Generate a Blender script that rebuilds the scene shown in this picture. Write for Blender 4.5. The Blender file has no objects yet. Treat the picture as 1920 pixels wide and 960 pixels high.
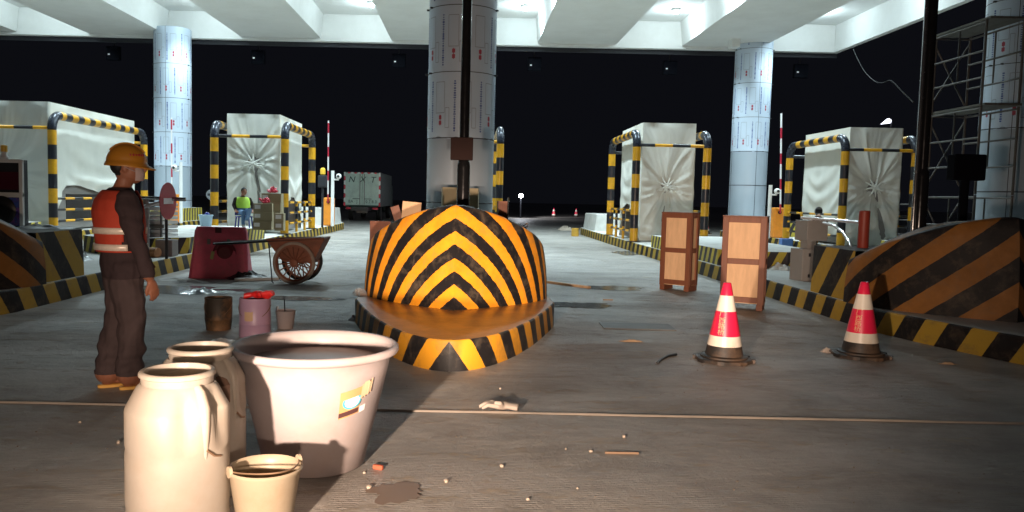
import bpy, math, random
from mathutils import Matrix, Vector, noise
R = math.radians
PI = math.pi
random.seed(7)
sc = bpy.context.scene
COL = sc.collection

# ------------------------------------------------------------------ camera model (pixels of the 1920x960 photograph)
F, U0, V0, CAMH = 1500.0, 878.0, 480.0, 1.42
TH = math.atan(110 / F)
RS = 0.022
RC = math.sqrt(1 - RS * RS)
VX = Vector((1, 0, 0)); VF = Vector((0, math.cos(TH), -math.sin(TH))); VU = Vector((0, math.sin(TH), math.cos(TH)))

def ray(u, v):
    a = (u - U0) / F; b = (V0 - v) / F
    return VX * (a * RC - b * RS) + VU * (a * RS + b * RC) + VF
def G(u, v, z=0.0):
    d = ray(u, v); t = (z - CAMH) / d.z
    return Vector((d.x * t, d.y * t, z))
def P(u, v, Y):
    d = ray(u, v); t = Y / d.y
    return Vector((d.x * t, Y, CAMH + d.z * t))

# ------------------------------------------------------------------ materials
def nt(name):
    m = bpy.data.materials.new(name); m.use_nodes = True
    n = m.node_tree; return m, n, n.nodes['Principled BSDF']
def node(n, t, **kw):
    x = n.nodes.new(t)
    for k, v in kw.items():
        if k in x.bl_rna.properties: setattr(x, k, v)
    return x
def math_(n, op, a, b=None):
    x = n.nodes.new('ShaderNodeMath'); x.operation = op
    for i, s in enumerate((a, b)):
        if s is None: continue
        if isinstance(s, (int, float)): x.inputs[i].default_value = s
        else: n.links.new(s, x.inputs[i])
    return x.outputs[0]
def noise_(n, vec, scale, detail=4, rough=.6, dist=0):
    x = n.nodes.new('ShaderNodeTexNoise'); x.inputs['Scale'].default_value = scale
    x.inputs['Detail'].default_value = detail; x.inputs['Roughness'].default_value = rough
    x.inputs['Distortion'].default_value = dist
    if vec is not None: n.links.new(vec, x.inputs['Vector'])
    return x.outputs['Fac']
def ramp(n, fac, stops):
    x = n.nodes.new('ShaderNodeValToRGB')
    e = x.color_ramp.elements
    while len(e) < len(stops): e.new(.5)
    for q, (p, c) in zip(e, stops):
        q.position = p; q.color = (c[0], c[1], c[2], 1) if isinstance(c, tuple) else (c, c, c, 1)
    n.links.new(fac, x.inputs[0]); return x.outputs[0]
def mix(n, fac, a, b, mode='MIX'):
    x = n.nodes.new('ShaderNodeMix'); x.data_type = 'RGBA'; x.blend_type = mode
    for s, i in ((fac, 0), (a, 6), (b, 7)):
        if isinstance(s, (int, float)): x.inputs[i].default_value = s
        elif isinstance(s, tuple): x.inputs[i].default_value = (s[0], s[1], s[2], 1)
        else: n.links.new(s, x.inputs[i])
    return x.outputs[2]
def objvec(n, scale=None):
    tc = n.nodes.new('ShaderNodeTexCoord')
    if scale is None: return tc.outputs['Object']
    mp = n.nodes.new('ShaderNodeMapping'); mp.inputs['Scale'].default_value = scale
    n.links.new(tc.outputs['Object'], mp.inputs[0]); return mp.outputs[0]
def bump_(n, bs, h, strength=.3, dist=.01):
    x = n.nodes.new('ShaderNodeBump'); x.inputs['Strength'].default_value = strength; x.inputs['Distance'].default_value = dist
    n.links.new(h, x.inputs['Height']); n.links.new(x.outputs[0], bs.inputs['Normal'])

def mat(name, col, rough=.6, metal=0, var=.25, scale=6, dirt=None, dirt_amt=.5, bump=0, bscale=40, emit=None, trans=0, alpha=1, sss=0, spec=None, sheet=None, thru=0):
    m, n, b = nt(name)
    vec = objvec(n, sheet)
    c = mix(n, noise_(n, vec, scale, 5), tuple(x * (1 - var) for x in col), tuple(min(1, x * (1 + var)) for x in col))
    if dirt:
        f = ramp(n, noise_(n, vec, scale * .45, 6, .7), [(.45, 0), (.72, dirt_amt)])
        c = mix(n, f, c, dirt)
    n.links.new(c, b.inputs['Base Color'])
    rr = noise_(n, vec, scale * 2, 3)
    n.links.new(math_(n, 'ADD', math_(n, 'MULTIPLY', rr, .2), rough - .1), b.inputs['Roughness'])
    b.inputs['Metallic'].default_value = metal
    if spec is not None: b.inputs['Specular IOR Level'].default_value = spec
    if bump: bump_(n, b, noise_(n, vec, bscale, 5), bump)
    if emit:
        b.inputs['Emission Color'].default_value = (*emit[0], 1); b.inputs['Emission Strength'].default_value = emit[1]
    if trans: b.inputs['Transmission Weight'].default_value = trans
    if alpha < 1: b.inputs['Alpha'].default_value = alpha
    if sss:
        b.inputs['Subsurface Weight'].default_value = sss
        b.inputs['Subsurface Radius'].default_value = (.03, .02, .012); b.inputs['Subsurface Scale'].default_value = 1
    if thru:   # thin milky plastic lets light through
        tr = n.nodes.new('ShaderNodeBsdfTranslucent'); n.links.new(c, tr.inputs[0])
        ms = n.nodes.new('ShaderNodeMixShader'); ms.inputs[0].default_value = thru
        n.links.new(b.outputs[0], ms.inputs[1]); n.links.new(tr.outputs[0], ms.inputs[2])
        n.links.new(ms.outputs[0], n.nodes['Material Output'].inputs[0])
    return m

def stripes(name, ca, cb, period, ku=1.0, kv=0.0, off=0.0, duty=.5, rough=.5, dirt=(.12, .09, .06), damt=.5, wob=.01, use_abs=True, bump=.15):
    """painted bands laid along the surface's own length (u) and height (v), in metres"""
    m, n, b = nt(name)
    tc = n.nodes.new('ShaderNodeTexCoord')
    sp = n.nodes.new('ShaderNodeSeparateXYZ'); n.links.new(tc.outputs['UV'], sp.inputs[0])
    u = math_(n, 'ABSOLUTE', sp.outputs[0]) if use_abs else sp.outputs[0]
    val = math_(n, 'ADD', math_(n, 'MULTIPLY', u, ku), math_(n, 'MULTIPLY', sp.outputs[1], kv))
    nz = noise_(n, tc.outputs['Object'], 14, 3)
    val = math_(n, 'ADD', val, math_(n, 'MULTIPLY', math_(n, 'SUBTRACT', nz, .5), wob * 2))
    fr = math_(n, 'FRACT', math_(n, 'DIVIDE', math_(n, 'ADD', val, off + 50 * period), period))
    sel = math_(n, 'LESS_THAN', fr, duty)
    big = noise_(n, tc.outputs['Object'], 3.2, 6, .7)
    a = mix(n, ramp(n, big, [(.3, 0), (.75, 1)]), ca, tuple(x * .62 for x in ca))
    c = mix(n, sel, cb, a)
    f = ramp(n, noise_(n, tc.outputs['Object'], 5.5, 8, .75, .4), [(.5, 0), (.75, damt)])
    c = mix(n, f, c, dirt)
    n.links.new(c, b.inputs['Base Color'])
    n.links.new(math_(n, 'ADD', math_(n, 'MULTIPLY', big, .3), rough - .15), b.inputs['Roughness'])
    if bump: bump_(n, b, noise_(n, tc.outputs['Object'], 18, 6), bump, .012)
    return m

YEL, BLK = (.72, .36, .012), (.012, .011, .012)
M = {}
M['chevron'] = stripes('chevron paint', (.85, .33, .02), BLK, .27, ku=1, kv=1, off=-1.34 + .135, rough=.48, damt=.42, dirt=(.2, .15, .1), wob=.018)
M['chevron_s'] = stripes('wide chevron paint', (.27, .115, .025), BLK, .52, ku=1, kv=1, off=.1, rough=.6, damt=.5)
M['kerb_c'] = stripes('kerb paint centre', BLK, (.60, .27, .015), .40, ku=1, kv=.72, off=.02, rough=.5, damt=.6)
M['kerb_s'] = stripes('kerb paint side', BLK, (.36, .235, .03), .55, ku=1, kv=.6, off=.05, rough=.6, damt=.6)
M['tier'] = stripes('tier paint', (.62, .5, .06), (.03, .025, .03), .3, ku=1, kv=-.5, rough=.6, damt=.3)
M['post'] = stripes('post bands', YEL, (.012, .013, .02), .76, ku=0, kv=1, rough=.35, damt=.12, wob=.001, bump=0)
M['rail'] = stripes('rail bands', YEL, (.012, .013, .02), .66, ku=0, kv=1, off=.1, rough=.35, damt=.12, wob=.001, bump=0)
M['thinrail'] = stripes('thin rail bands', (.012, .013, .02), YEL, 1.0, ku=0, kv=1, rough=.35, damt=.1, wob=.001, bump=0)
for _n in ('chevron_s', 'kerb_s', 'chevron'): M[_n].node_tree.nodes['Principled BSDF'].inputs['Specular IOR Level'].default_value = .22
M['elbow'] = mat('dark blue grey enamel', (.03, .035, .05), .28, .3)
M['arm'] = stripes('barrier arm bands', (.5, .02, .05), (.75, .75, .75), .86, ku=0, kv=1, off=.05, duty=.42, rough=.4, damt=.05, wob=.001, bump=0)
M['orange'] = mat('orange cabinet paint', (.75, .26, .02), .45)
M['white'] = mat('white paint', (.72, .73, .72), .5, var=.06)
M['ceil'] = mat('white plaster', (.70, .71, .69), .8, var=.07, scale=1.2, bump=.12, dirt=(.5, .49, .45), dirt_amt=.35)
M['conc'] = mat('bare concrete', (.38, .375, .35), .85, var=.25, scale=3, dirt=(.2, .17, .13), bump=.4)
M['whiteconc'] = mat('whitewashed concrete', (.6, .6, .57), .85, var=.15, scale=3, dirt=(.3, .27, .22), bump=.3)
M['cement'] = mat('rough cement', (.2, .185, .17), .85, var=.3, scale=4, dirt=(.06, .05, .05), bump=.4)
M['deckpaint'] = mat('yellow stained concrete', (.46, .24, .07), .33, var=.5, scale=3.5, dirt=(.10, .055, .03), dirt_amt=.8, bump=.5, bscale=14)
M['cloth'] = mat('white dust cloth', (.62, .63, .58), .9, var=.08, scale=2, bump=.15, bscale=260, spec=.15)
M['panel'] = mat('aluminium cladding', (.34, .40, .46), .5, .12, var=.06, scale=2)
M['film'] = mat('pale protective film', (.50, .59, .69), .45, var=.05, scale=2)
M['blueink'] = mat('blue ink', (.06, .1, .3), .6)
M['greyink'] = mat('grey ink', (.25, .28, .33), .6)
M['redink'] = mat('red ink', (.36, .05, .08), .6)
M['seam'] = mat('dark seam', (.03, .03, .035), .7)
M['black'] = mat('black plastic', (.012, .012, .013), .4)
M['blackgloss'] = mat('black gloss metal', (.02, .02, .022), .16, .6)
M['steel'] = mat('brushed steel', (.36, .36, .37), .24, .95, var=.1)
M['galv'] = mat('dull scaffold steel', (.09, .086, .08), .6, .2, var=.3, dirt=(.12, .07, .04))
M['plank'] = mat('scaffold board', (.12, .115, .10), .8, var=.3, dirt=(.1, .09, .07))
M['greybox'] = mat('grey cabinet paint', (.21, .2, .19), .5, var=.08)
M['redpost'] = mat('red pipe', (.26, .035, .02), .5, var=.15)
M['plastic_red'] = mat('dark red moulded plastic', (.66, .10, .17), .5, var=.3, scale=5, dirt=(.18, .1, .1), dirt_amt=.5, bump=.1)
M['bag_red'] = mat('red plastic bag', (.7, .05, .1), .35)
M['rust'] = mat('rusty painted iron', (.25, .085, .045), .6, .1, var=.4, scale=9, dirt=(.12, .05, .03), dirt_amt=.8, bump=.2)
M['rustgrey'] = mat('cement caked iron', (.3, .25, .21), .75, var=.3, dirt=(.2, .08, .04), dirt_amt=.8)
M['tyre'] = mat('black rubber', (.012, .012, .012), .75)
M['cardboard'] = mat('cardboard', (.31, .26, .16), .8, var=.12)
M['label'] = mat('white label', (.7, .7, .7), .6, var=.05)
M['crateframe'] = mat('red brown timber', (.18, .055, .022), .55, var=.35, scale=8, sheet=(6, 6, 1), bump=.2)
M['ply'] = mat('pale plywood', (.72, .46, .26), .7, var=.18, scale=5, sheet=(4, 4, .7), dirt=(.35, .2, .1), dirt_amt=.35)
M['jug'] = mat('stained milky plastic', (.55, .505, .445), .4, var=.14, scale=3, dirt=(.42, .29, .17), dirt_amt=.5, thru=.55, bump=.12, bscale=9)
M['tub'] = mat('milky pink white plastic', (.47, .42, .425), .4, var=.08, scale=4, dirt=(.40, .29, .23), dirt_amt=.5, thru=.4, bump=.06, bscale=7)
M['pail'] = mat('off white pail plastic', (.50, .42, .31), .4, var=.1, dirt=(.38, .26, .14), dirt_amt=.6, thru=.4)
M['wire'] = mat('rusty wire', (.25, .16, .1), .5, .6)
M['mud'] = mat('muddy water', (.20, .145, .11), .55, var=.2)
M['brown_tin'] = mat('mud caked dark tin', (.05, .04, .03), .6, .2, var=.4, scale=7, dirt=(.36, .19, .08), dirt_amt=1, bump=.3)
M['pinktin'] = mat('pink painted tin', (.42, .28, .41), .42, var=.08, dirt=(.36, .18, .22), dirt_amt=.3)
M['tan'] = mat('tan paper', (.55, .38, .24), .8)
M['brownpaper'] = mat('brown printed label', (.42, .25, .11), .6, var=.15)
M['bluepaper'] = mat('blue label ink', (.05, .32, .42), .5)
M['darkpaper'] = mat('dark brown label strip', (.07, .03, .03), .5)
M['red'] = mat('red rubber', (.7, .02, .02), .4)
M['cone_red'] = mat('red cone sleeve', (.75, .018, .075), .32, var=.1, dirt=(.4, .02, .03), dirt_amt=.4)
M['cone_white'] = mat('white cone sleeve', (.78, .72, .62), .35, var=.06, dirt=(.5, .35, .2), dirt_amt=.6)
M['cone_text'] = mat('worn gold lettering', (.8, .5, .28), .5)
M['rubber'] = mat('cone base rubber', (.02, .018, .017), .6, var=.4, dirt=(.2, .12, .07), dirt_amt=.7)
M['cloth_dark'] = mat('dark work clothes', (.05, .035, .038), .9, var=.25, scale=8, bump=.5, bscale=14, spec=.15)
M['trouser'] = mat('dark brown trousers', (.075, .055, .056), .9, var=.3, scale=8, bump=.5, bscale=12, spec=.15)
M['skin'] = mat('tanned skin', (.32, .13, .075), .55, var=.12, sss=.1)
M['hair'] = mat('black hair', (.012, .011, .012), .6)
M['mask'] = mat('white face mask', (.42, .33, .33), .8)
M['helmet'] = mat('yellow helmet plastic', (.44, .185, .018), .42, var=.12)
M['vest'] = mat('orange red vest', (.50, .055, .025), .8, var=.15, bump=.3, bscale=18)
M['reflect'] = mat('silver reflective tape', (.85, .72, .62), .35, .1, var=.25, scale=30)
M['slipper'] = mat('yellow rubber slipper', (.75, .42, .10), .6)
M['neon'] = mat('neon yellow green vest', (.52, .95, .08), .7)
M['jeans'] = mat('blue denim', (.12, .22, .38), .9)
M['bluechair'] = mat('blue chair plastic', (.02, .035, .28), .4)
M['lightblue'] = mat('pale blue bucket plastic', (.42, .62, .78), .4, var=.08)
M['truckgreen'] = mat('pale green truck doors', (.55, .70, .62), .5, var=.06, dirt=(.25, .33, .3))
M['truckdark'] = mat('dark green truck side', (.02, .06, .05), .5, var=.2)
M['ink'] = mat('dark green lettering', (.012, .05, .035), .5)
M['redtape'] = mat('red reflective tape', (.75, .03, .06), .4)
M['whitetape'] = mat('white reflective tape', (.85, .85, .82), .4)
M['signred'] = mat('red sign sheeting', (.36, .02, .035), .5, var=.08)
M['signgrey'] = mat('sign back aluminium', (.22, .23, .24), .5, .3)
M['screen'] = mat('unlit dark red screen', (.07, .008, .018), .3)
M['screenblue'] = mat('blue poster', (.05, .1, .4), .4, var=.9, scale=18, dirt=(.4, .06, .2), dirt_amt=.8)
M['plastic'] = mat('crumpled clear plastic', (.55, .58, .6), .22, var=.3, scale=14)
M['foil'] = mat('shiny wrapping film', (.62, .62, .64), .2, .5, var=.2, scale=20)
M['tarp'] = mat('black tarpaulin', (.016, .019, .02), .45, var=.4)
M['glove'] = mat('dirty knitted glove', (.5, .43, .37), .95, var=.2, bump=.4, bscale=150)
M['stone'] = mat('pale pebble', (.5, .42, .34), .8)
M['brick'] = mat('red brick', (.5, .12, .06), .8)
M['wood'] = mat('raw timber', (.38, .2, .09), .75, var=.25, sheet=(3, 3, .5))
M['straw'] = mat('straw', (.3, .2, .13), .9)
M['lampglow'] = mat('lamp glass', (.9, .95, 1), .3, emit=((.85, .95, 1), 60))
M['farglow'] = mat('far lamp glass', (.9, .95, 1), .3, emit=((.85, .9, 1), 60))
M['speck'] = mat('signal pilot lamp', (.8, .8, .8), .3, emit=((.9, .9, .95), .16))
M['housing'] = mat('dark signal housing', (.012, .013, .018), .7)
M['void'] = mat('black sun shade', (.0035, .004, .0065), .9, spec=.05)
M['amber'] = mat('amber lamp lens', (.85, .5, .05), .3)
M['joint'] = mat('pale joint sealant', (.38, .33, .28), .7, var=.25, scale=9)
M['wet'] = mat('wet concrete', (.165, .16, .15), .2, var=.3)
M['plate'] = mat('grey floor plate', (.15, .15, .145), .6, var=.3, scale=5)
M['cord'] = mat('grey cable', (.014, .014, .014), .8, spec=.08)

def ground_mat():
    m, n, b = nt('brushed concrete pavement')
    v = objvec(n); vs = objvec(n, (.45, 1.35, 1)); vt = objvec(n, (1.6, 4.5, 1))
    big = noise_(n, v, .33, 6, .6)
    c = mix(n, ramp(n, big, [(.3, 0), (.7, 1)]), (.34, .32, .295), (.46, .435, .40))
    st = ramp(n, noise_(n, vs, 1.0, 7, .68, .3), [(.38, 1), (.56, 0)])
    c = mix(n, math_(n, 'MULTIPLY', st, .24), c, (.13, .125, .12))
    fine = ramp(n, noise_(n, vt, 3.2, 6, .7), [(.3, .85), (.7, 1.1)])
    c = mix(n, 1.0, c, fine, 'MULTIPLY')
    # dusty plaster spots
    sp = ramp(n, noise_(n, objvec(n, (1, 2.2, 1)), 2.6, 9, .78), [(.55, 0), (.66, .8)])
    c = mix(n, sp, c, (.48, .38, .25))
    stn = ramp(n, noise_(n, objvec(n, (1, 1.5, 1)), .9, 7, .72, .5), [(.46, 0), (.60, .62)])
    c = mix(n, stn, c, (.215, .2, .18))
    drp = ramp(n, noise_(n, objvec(n, (1, 1.3, 1)), 7, 5, .65), [(.66, 0), (.69, .55)])
    c = mix(n, drp, c, (.5, .46, .4))
    spk = ramp(n, noise_(n, v, 38, 2, .5), [(.70, 0), (.76, .5)])
    c = mix(n, spk, c, (.12, .1, .09))
    n.links.new(c, b.inputs['Base Color'])
    n.links.new(ramp(n, noise_(n, vs, .8, 6, .6), [(.35, .36), (.65, .75)]), b.inputs['Roughness'])
    w = n.nodes.new('ShaderNodeTexWave'); w.bands_direction = 'Y'; w.inputs['Scale'].default_value = 13
    w.inputs['Distortion'].default_value = 1.2; w.inputs['Detail'].default_value = 2
    n.links.new(v, w.inputs[0])
    h = math_(n, 'ADD', math_(n, 'MULTIPLY', w.outputs['Fac'], .22), math_(n, 'ADD', math_(n, 'ADD', noise_(n, v, 45, 6, .75), math_(n, 'MULTIPLY', noise_(n, v, 9, 5, .7), 1.6)), math_(n, 'MULTIPLY', sp, 1.2)))
    bump_(n, b, h, .8, .014)
    return m
M['ground'] = ground_mat()

# ------------------------------------------------------------------ mesh builder
class MB:
    def __init__(s): s.v = []; s.f = []; s.m = []; s.uv = []
    def face(s, idx, uv=None, m=0):
        s.f.append(tuple(idx)); s.m.append(m); s.uv.append(uv or [(0, 0)] * len(idx))
    def box(s, cx, cy, cz, sx, sy, sz, rz=0, m=0, rot=None):
        b = len(s.v); q = rot if rot else Matrix.Rotation(rz, 3, 'Z')
        for x, y, z in ((-1, -1, -1), (1, -1, -1), (1, 1, -1), (-1, 1, -1), (-1, -1, 1), (1, -1, 1), (1, 1, 1), (-1, 1, 1)):
            s.v.append(Vector((cx, cy, cz)) + q @ Vector((x * sx / 2, y * sy / 2, z * sz / 2)))
        for f in ((0, 3, 2, 1), (4, 5, 6, 7), (0, 1, 5, 4), (1, 2, 6, 5), (2, 3, 7, 6), (3, 0, 4, 7)):
            s.face([b + i for i in f], None, m)
        return s
    def grid(s, rows, uvs=None, m=0, closed=False, flip=False):
        b = len(s.v); nj = len(rows); ni = len(rows[0])
        for r in rows: s.v.extend(Vector(p) for p in r)
        for j in range(nj - 1):
            for i in range(ni if closed else ni - 1):
                i2 = (i + 1) % ni
                ix = [b + j * ni + i, b + j * ni + i2, b + (j + 1) * ni + i2, b + (j + 1) * ni + i]
                uv = None
                if uvs:
                    uv = [uvs[j][i], uvs[j][i2], uvs[j + 1][i2], uvs[j + 1][i]]
                if flip: ix.reverse(); uv = uv and uv[::-1]
                s.face(ix, uv, m)
        return b
    def tube(s, pts, r, seg=10, m=0, caps=True, sq=1.0, v0=0.0):
        pts = [Vector(p) for p in pts]; n = len(pts)
        rr = list(r) if isinstance(r, (list, tuple)) else [r] * n
        rows = []; uvs = []; L = v0; nrm = None
        for i, p in enumerate(pts):
            t = (pts[min(i + 1, n - 1)] - pts[max(i - 1, 0)])
            t = t.normalized() if t.length > 1e-9 else Vector((0, 0, 1))
            if nrm is None:
                nrm = Vector((0, 0, 1)).cross(t) if abs(t.z) < .95 else Vector((1, 0, 0)).cross(t)
            nrm = (nrm - t * nrm.dot(t)).normalized(); bn = t.cross(nrm)
            if i: L += (p - pts[i - 1]).length
            rows.append([p + nrm * math.cos(2 * PI * k / seg) * rr[i] + bn * math.sin(2 * PI * k / seg) * rr[i] * sq for k in range(seg)])
            uvs.append([(k / seg, L) for k in range(seg)])
        b = s.grid(rows, uvs, m, True)
        if caps:
            s.face([b + k for k in range(seg)][::-1], [(0, v0)] * seg, m)
            e = b + (n - 1) * seg
            s.face([e + k for k in range(seg)], [(0, L)] * seg, m)
        return s
    def lathe(s, prof, seg=32, c=(0, 0, 0), m=0, capb=True, capt=True, ax=None, sy=1.0):
        rows = []; uvs = []; L = 0
        q = ax if ax else Matrix.Identity(3)
        for i, (r, z) in enumerate(prof):
            if i: L += math.hypot(r - prof[i - 1][0], z - prof[i - 1][1])
            rows.append([Vector(c) + q @ Vector((r * math.cos(2 * PI * k / seg), r * sy * math.sin(2 * PI * k / seg), z)) for k in range(seg)])
            uvs.append([(k / seg, L) for k in range(seg)])
        b = s.grid(rows, uvs, m, True)
        if capb: s.face([b + k for k in range(seg)][::-1], None, m)
        if capt:
            e = b + (len(prof) - 1) * seg; s.face([e + k for k in range(seg)], None, m)
        return s
    def ell(s, c, r, m=0, su=16, sv=10, rot=None):
        q = rot if rot else Matrix.Identity(3); rows = []
        for j in range(1, sv):
            a = -PI / 2 + PI * j / sv
            rows.append([Vector(c) + q @ Vector((r[0] * math.cos(a) * math.cos(2 * PI * k / su), r[1] * math.cos(a) * math.sin(2 * PI * k / su), r[2] * math.sin(a))) for k in range(su)])
        b = s.grid(rows, None, m, True)
        lo = len(s.v); s.v.append(Vector(c) + q @ Vector((0, 0, -r[2]))); hi = lo + 1; s.v.append(Vector(c) + q @ Vector((0, 0, r[2])))
        e = b + (sv - 2) * su
        for k in range(su):
            s.face([lo, b + (k + 1) % su, b + k], None, m); s.face([hi, e + k, e + (k + 1) % su], None, m)
        return s
    def poly(s, pts, m=0, uv=None):
        b = len(s.v); s.v.extend(Vector(p) for p in pts); s.face(range(b, b + len(pts)), uv, m); return s
    def mesh(s, name, mats, smooth=True, ang=35):
        me = bpy.data.meshes.new(name); me.from_pydata([tuple(p) for p in s.v], [], s.f)
        for x in (mats if isinstance(mats, (list, tuple)) else [mats]): me.materials.append(x)
        me.polygons.foreach_set('material_index', s.m)
        ul = me.uv_layers.new(name='UVMap')
        ul.data.foreach_set('uv', [c for f in s.uv for q in f for c in q])
        me.polygons.foreach_set('use_smooth', [smooth] * len(s.f))
        if smooth: me.set_sharp_from_angle(angle=R(ang))
        me.update(); return me
    def build(s, name, mats, parent=None, smooth=True, bevel=0, ang=35, loc=None, rotz=0):
        o = bpy.data.objects.new(name, s.mesh(name, mats, smooth, ang)); COL.objects.link(o)
        if parent: o.parent = parent
        if loc is not None: o.location = loc
        if rotz: o.rotation_euler = (0, 0, rotz)
        if bevel:
            b = o.modifiers.new('edge', 'BEVEL'); b.width = bevel; b.segments = 2; b.limit_method = 'ANGLE'
        return o

def thing(name, label, cat, loc=(0, 0, 0), rotz=0, group=None):
    o = bpy.data.objects.new(name, None); COL.objects.link(o); o.empty_display_size = .1
    o.location = loc; o.rotation_euler = (0, 0, rotz); o['label'] = label; o['category'] = cat
    if group: o['group'] = group
    return o
def tag(o, label, cat, group=None):
    o['label'] = label; o['category'] = cat
    if group: o['group'] = group
    return o
def structure(o): o['kind'] = 'structure'; return o
def dup(root, loc, rotz=None, label=None):
    r = root.copy(); COL.objects.link(r); r.location = loc
    if rotz is not None: r.rotation_euler = (0, 0, rotz)
    if label: r['label'] = label
    for ch in list(root.children):
        c = ch.copy(); COL.objects.link(c); c.parent = r
        for g in ch.children:
            d = g.copy(); COL.objects.link(d); d.parent = c
    return r
TMP = bpy.data.scenes.new('workbench')
def baked(o):
    TMP.collection.objects.link(o)
    with bpy.context.temp_override(scene=TMP, view_layer=TMP.view_layers[0]):
        dg = bpy.context.evaluated_depsgraph_get(); dg.update()
        me = bpy.data.meshes.new_from_object(o.evaluated_get(dg))
    return me
def remesh(mb, name, mats, voxel, assign=None, smooth_it=4, parent=None):
    me = mb.mesh(name + '_src', mats); o = bpy.data.objects.new(name + '_src', me)
    md = o.modifiers.new('r', 'REMESH'); md.mode = 'VOXEL'; md.voxel_size = voxel
    if smooth_it:
        s = o.modifiers.new('s', 'SMOOTH'); s.iterations = smooth_it; s.factor = .5
    nm = baked(o); nm.name = name
    bpy.data.objects.remove(o)
    if not nm.materials:
        for x in mats: nm.materials.append(x)
    nm.polygons.foreach_set('use_smooth', [True] * len(nm.polygons))
    nm.polygons.foreach_set('material_index', [assign(p.center) if assign else 0 for p in nm.polygons])
    q = bpy.data.objects.new(name, nm); COL.objects.link(q)
    if parent: q.parent = parent
    return q
def text_mb(body, size):
    cu = bpy.data.curves.new('t', 'FONT'); cu.body = body; cu.size = size; cu.align_x = 'CENTER'; cu.align_y = 'CENTER'; cu.resolution_u = 3
    o = bpy.data.objects.new('t', cu)
    me = baked(o)
    vs = [v.co.copy() for v in me.vertices]; fs = [tuple(p.vertices) for p in me.polygons]
    bpy.data.objects.remove(o); bpy.data.curves.remove(cu); bpy.data.meshes.remove(me)
    return vs, fs

# ------------------------------------------------------------------ ground
mb = MB()
n = 60
mb.poly([(-160, -12, 0), (160, -12, 0), (160, 260, 0), (-160, 260, 0)])
structure(mb.build('ground', M['ground'], smooth=False))
j0, j1 = G(0, 755), G(1920, 795)
sl = (j1.y - j0.y) / (j1.x - j0.x)
mb = MB()
rows = []
for k in range(161):
    x = -10 + k * .125
    y = (j0.y + j1.y) / 2 + sl * (x - (j0.x + j1.x) / 2) + .006 * noise.noise((x * 1.3, 0, 0)); h = .012 + .004 * noise.noise((x * 3, 1, 0))
    rows.append([(x, y - .016, .001), (x, y - .007, h), (x, y + .007, h), (x, y + .016, .001)])
mb.grid(rows, flip=True)
structure(mb.build('ground_joint', M['joint'], ang=60))
def puddle(c, rx, ry, seed, m='wet'):
    mb = MB(); pts = []
    for k in range(48):
        a = 2 * PI * k / 48; q = 1 + .55 * noise.noise((math.cos(a) * 1.6, math.sin(a) * 1.6, seed)) + .35 * noise.noise((math.cos(a) * 5, math.sin(a) * 5, seed))
        pts.append((c.x + rx * q * math.cos(a), c.y + ry * q * math.sin(a), .004 + .0004 * seed))
    mb.poly(pts); structure(mb.build('ground_puddle', M[m], smooth=False))
puddle(G(1090, 573), .45, .28, 1); puddle(G(350, 545), 1.0, .45, 2); puddle(G(1150, 540), .5, .3, 3); puddle(G(1180, 475), .5, .9, 4)
puddle(G(560, 560), .6, .2, 5); puddle(G(745, 925), .14, .12, 6, 'mud')
M['mud'].node_tree.nodes['Principled BSDF'].inputs['Specular IOR Level'].default_value = .4

# ------------------------------------------------------------------ traffic islands
HK, XC = .26, {-2: -11.9, -1: -6.2, 0: -.14, 1: 5.65, 2: 11.5}
def outline(y0, y1, W, nose=2.5, pw=.52, tail=2.0):
    half = []
    for k in range(25):
        t = nose * (k / 24) ** 1.6; half.append((W * (t / nose) ** pw if k else 0, y0 + t))
    for k in range(1, 21): half.append((W, y0 + nose + (y1 - tail - y0 - nose) * k / 20))
    for k in range(1, 9):
        a = PI / 2 * k / 8; half.append((W * (.35 + .65 * math.cos(a)), y1 - tail + tail * math.sin(a)))
    return half
def island(xc, label, paint, deck, W=1.06, y0=6.55, y1=34.5):
    t = thing('traffic_island', label, 'traffic island', (xc, 0, 0), group='traffic islands between the lanes')
    half = outline(y0, y1, W); mb = MB()
    for sgn in (-1, 1):
        rows = [[], [], [], []]; uvs = [[], [], [], []]; u = 0
        for i, (w, y) in enumerate(half):
            if i: u += math.hypot(w - half[i - 1][0], y - half[i - 1][1])
            ch = .012
            for j, (z, ins) in enumerate(((0, 0), (HK - .02, 0), (HK - .006, ch * .5), (HK, ch * 1.4))):
                wv = w + .008 * noise.noise((u * 2.2, z * 5, sgn)) if i else 0
                rows[j].append((sgn * max(0, wv - ins), y + (ins if i == 0 else 0), z)); uvs[j].append((sgn * u, z))
        mb.grid(rows, uvs, 0, flip=(sgn < 0))
    mb.build('kerb', M[paint], t, ang=50)
    mb = MB(); rows = []
    for i, (w, y) in enumerate(half[1:]):
        w = w - .016
        rows.append([(w * q, y, HK + .002 * noise.noise((w * q * 3, y * 2, 3)) - (0 if abs(q) < 1 else .001)) for q in (-1, -.5, 0, .5, 1)])
    mb.grid(rows, flip=False)
    mb.m = [1 if mb.v[f[0]].y > 11.6 else 0 for f in mb.f]
    mb.build('deck', [M[deck], M['conc']] if deck == 'deckpaint' else [M[deck], M[deck]], t)
    return t
island(XC[0], 'traffic island with orange and black kerb point aimed at the viewer, centre of the plaza', 'kerb_c', 'deckpaint', 1.12, 6.43)
island(XC[-1], 'long striped island behind the standing worker, left of the centre one', 'kerb_s', 'whiteconc')
island(XC[1], 'long striped island running back beside the two wooden crates', 'kerb_s', 'whiteconc')
island(XC[-2], 'far left island carrying the longest wrapped toll booth', 'kerb_s', 'whiteconc')
island(XC[2], 'far right island carrying the booth beside the scaffold tower', 'kerb_s', 'whiteconc')

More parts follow.
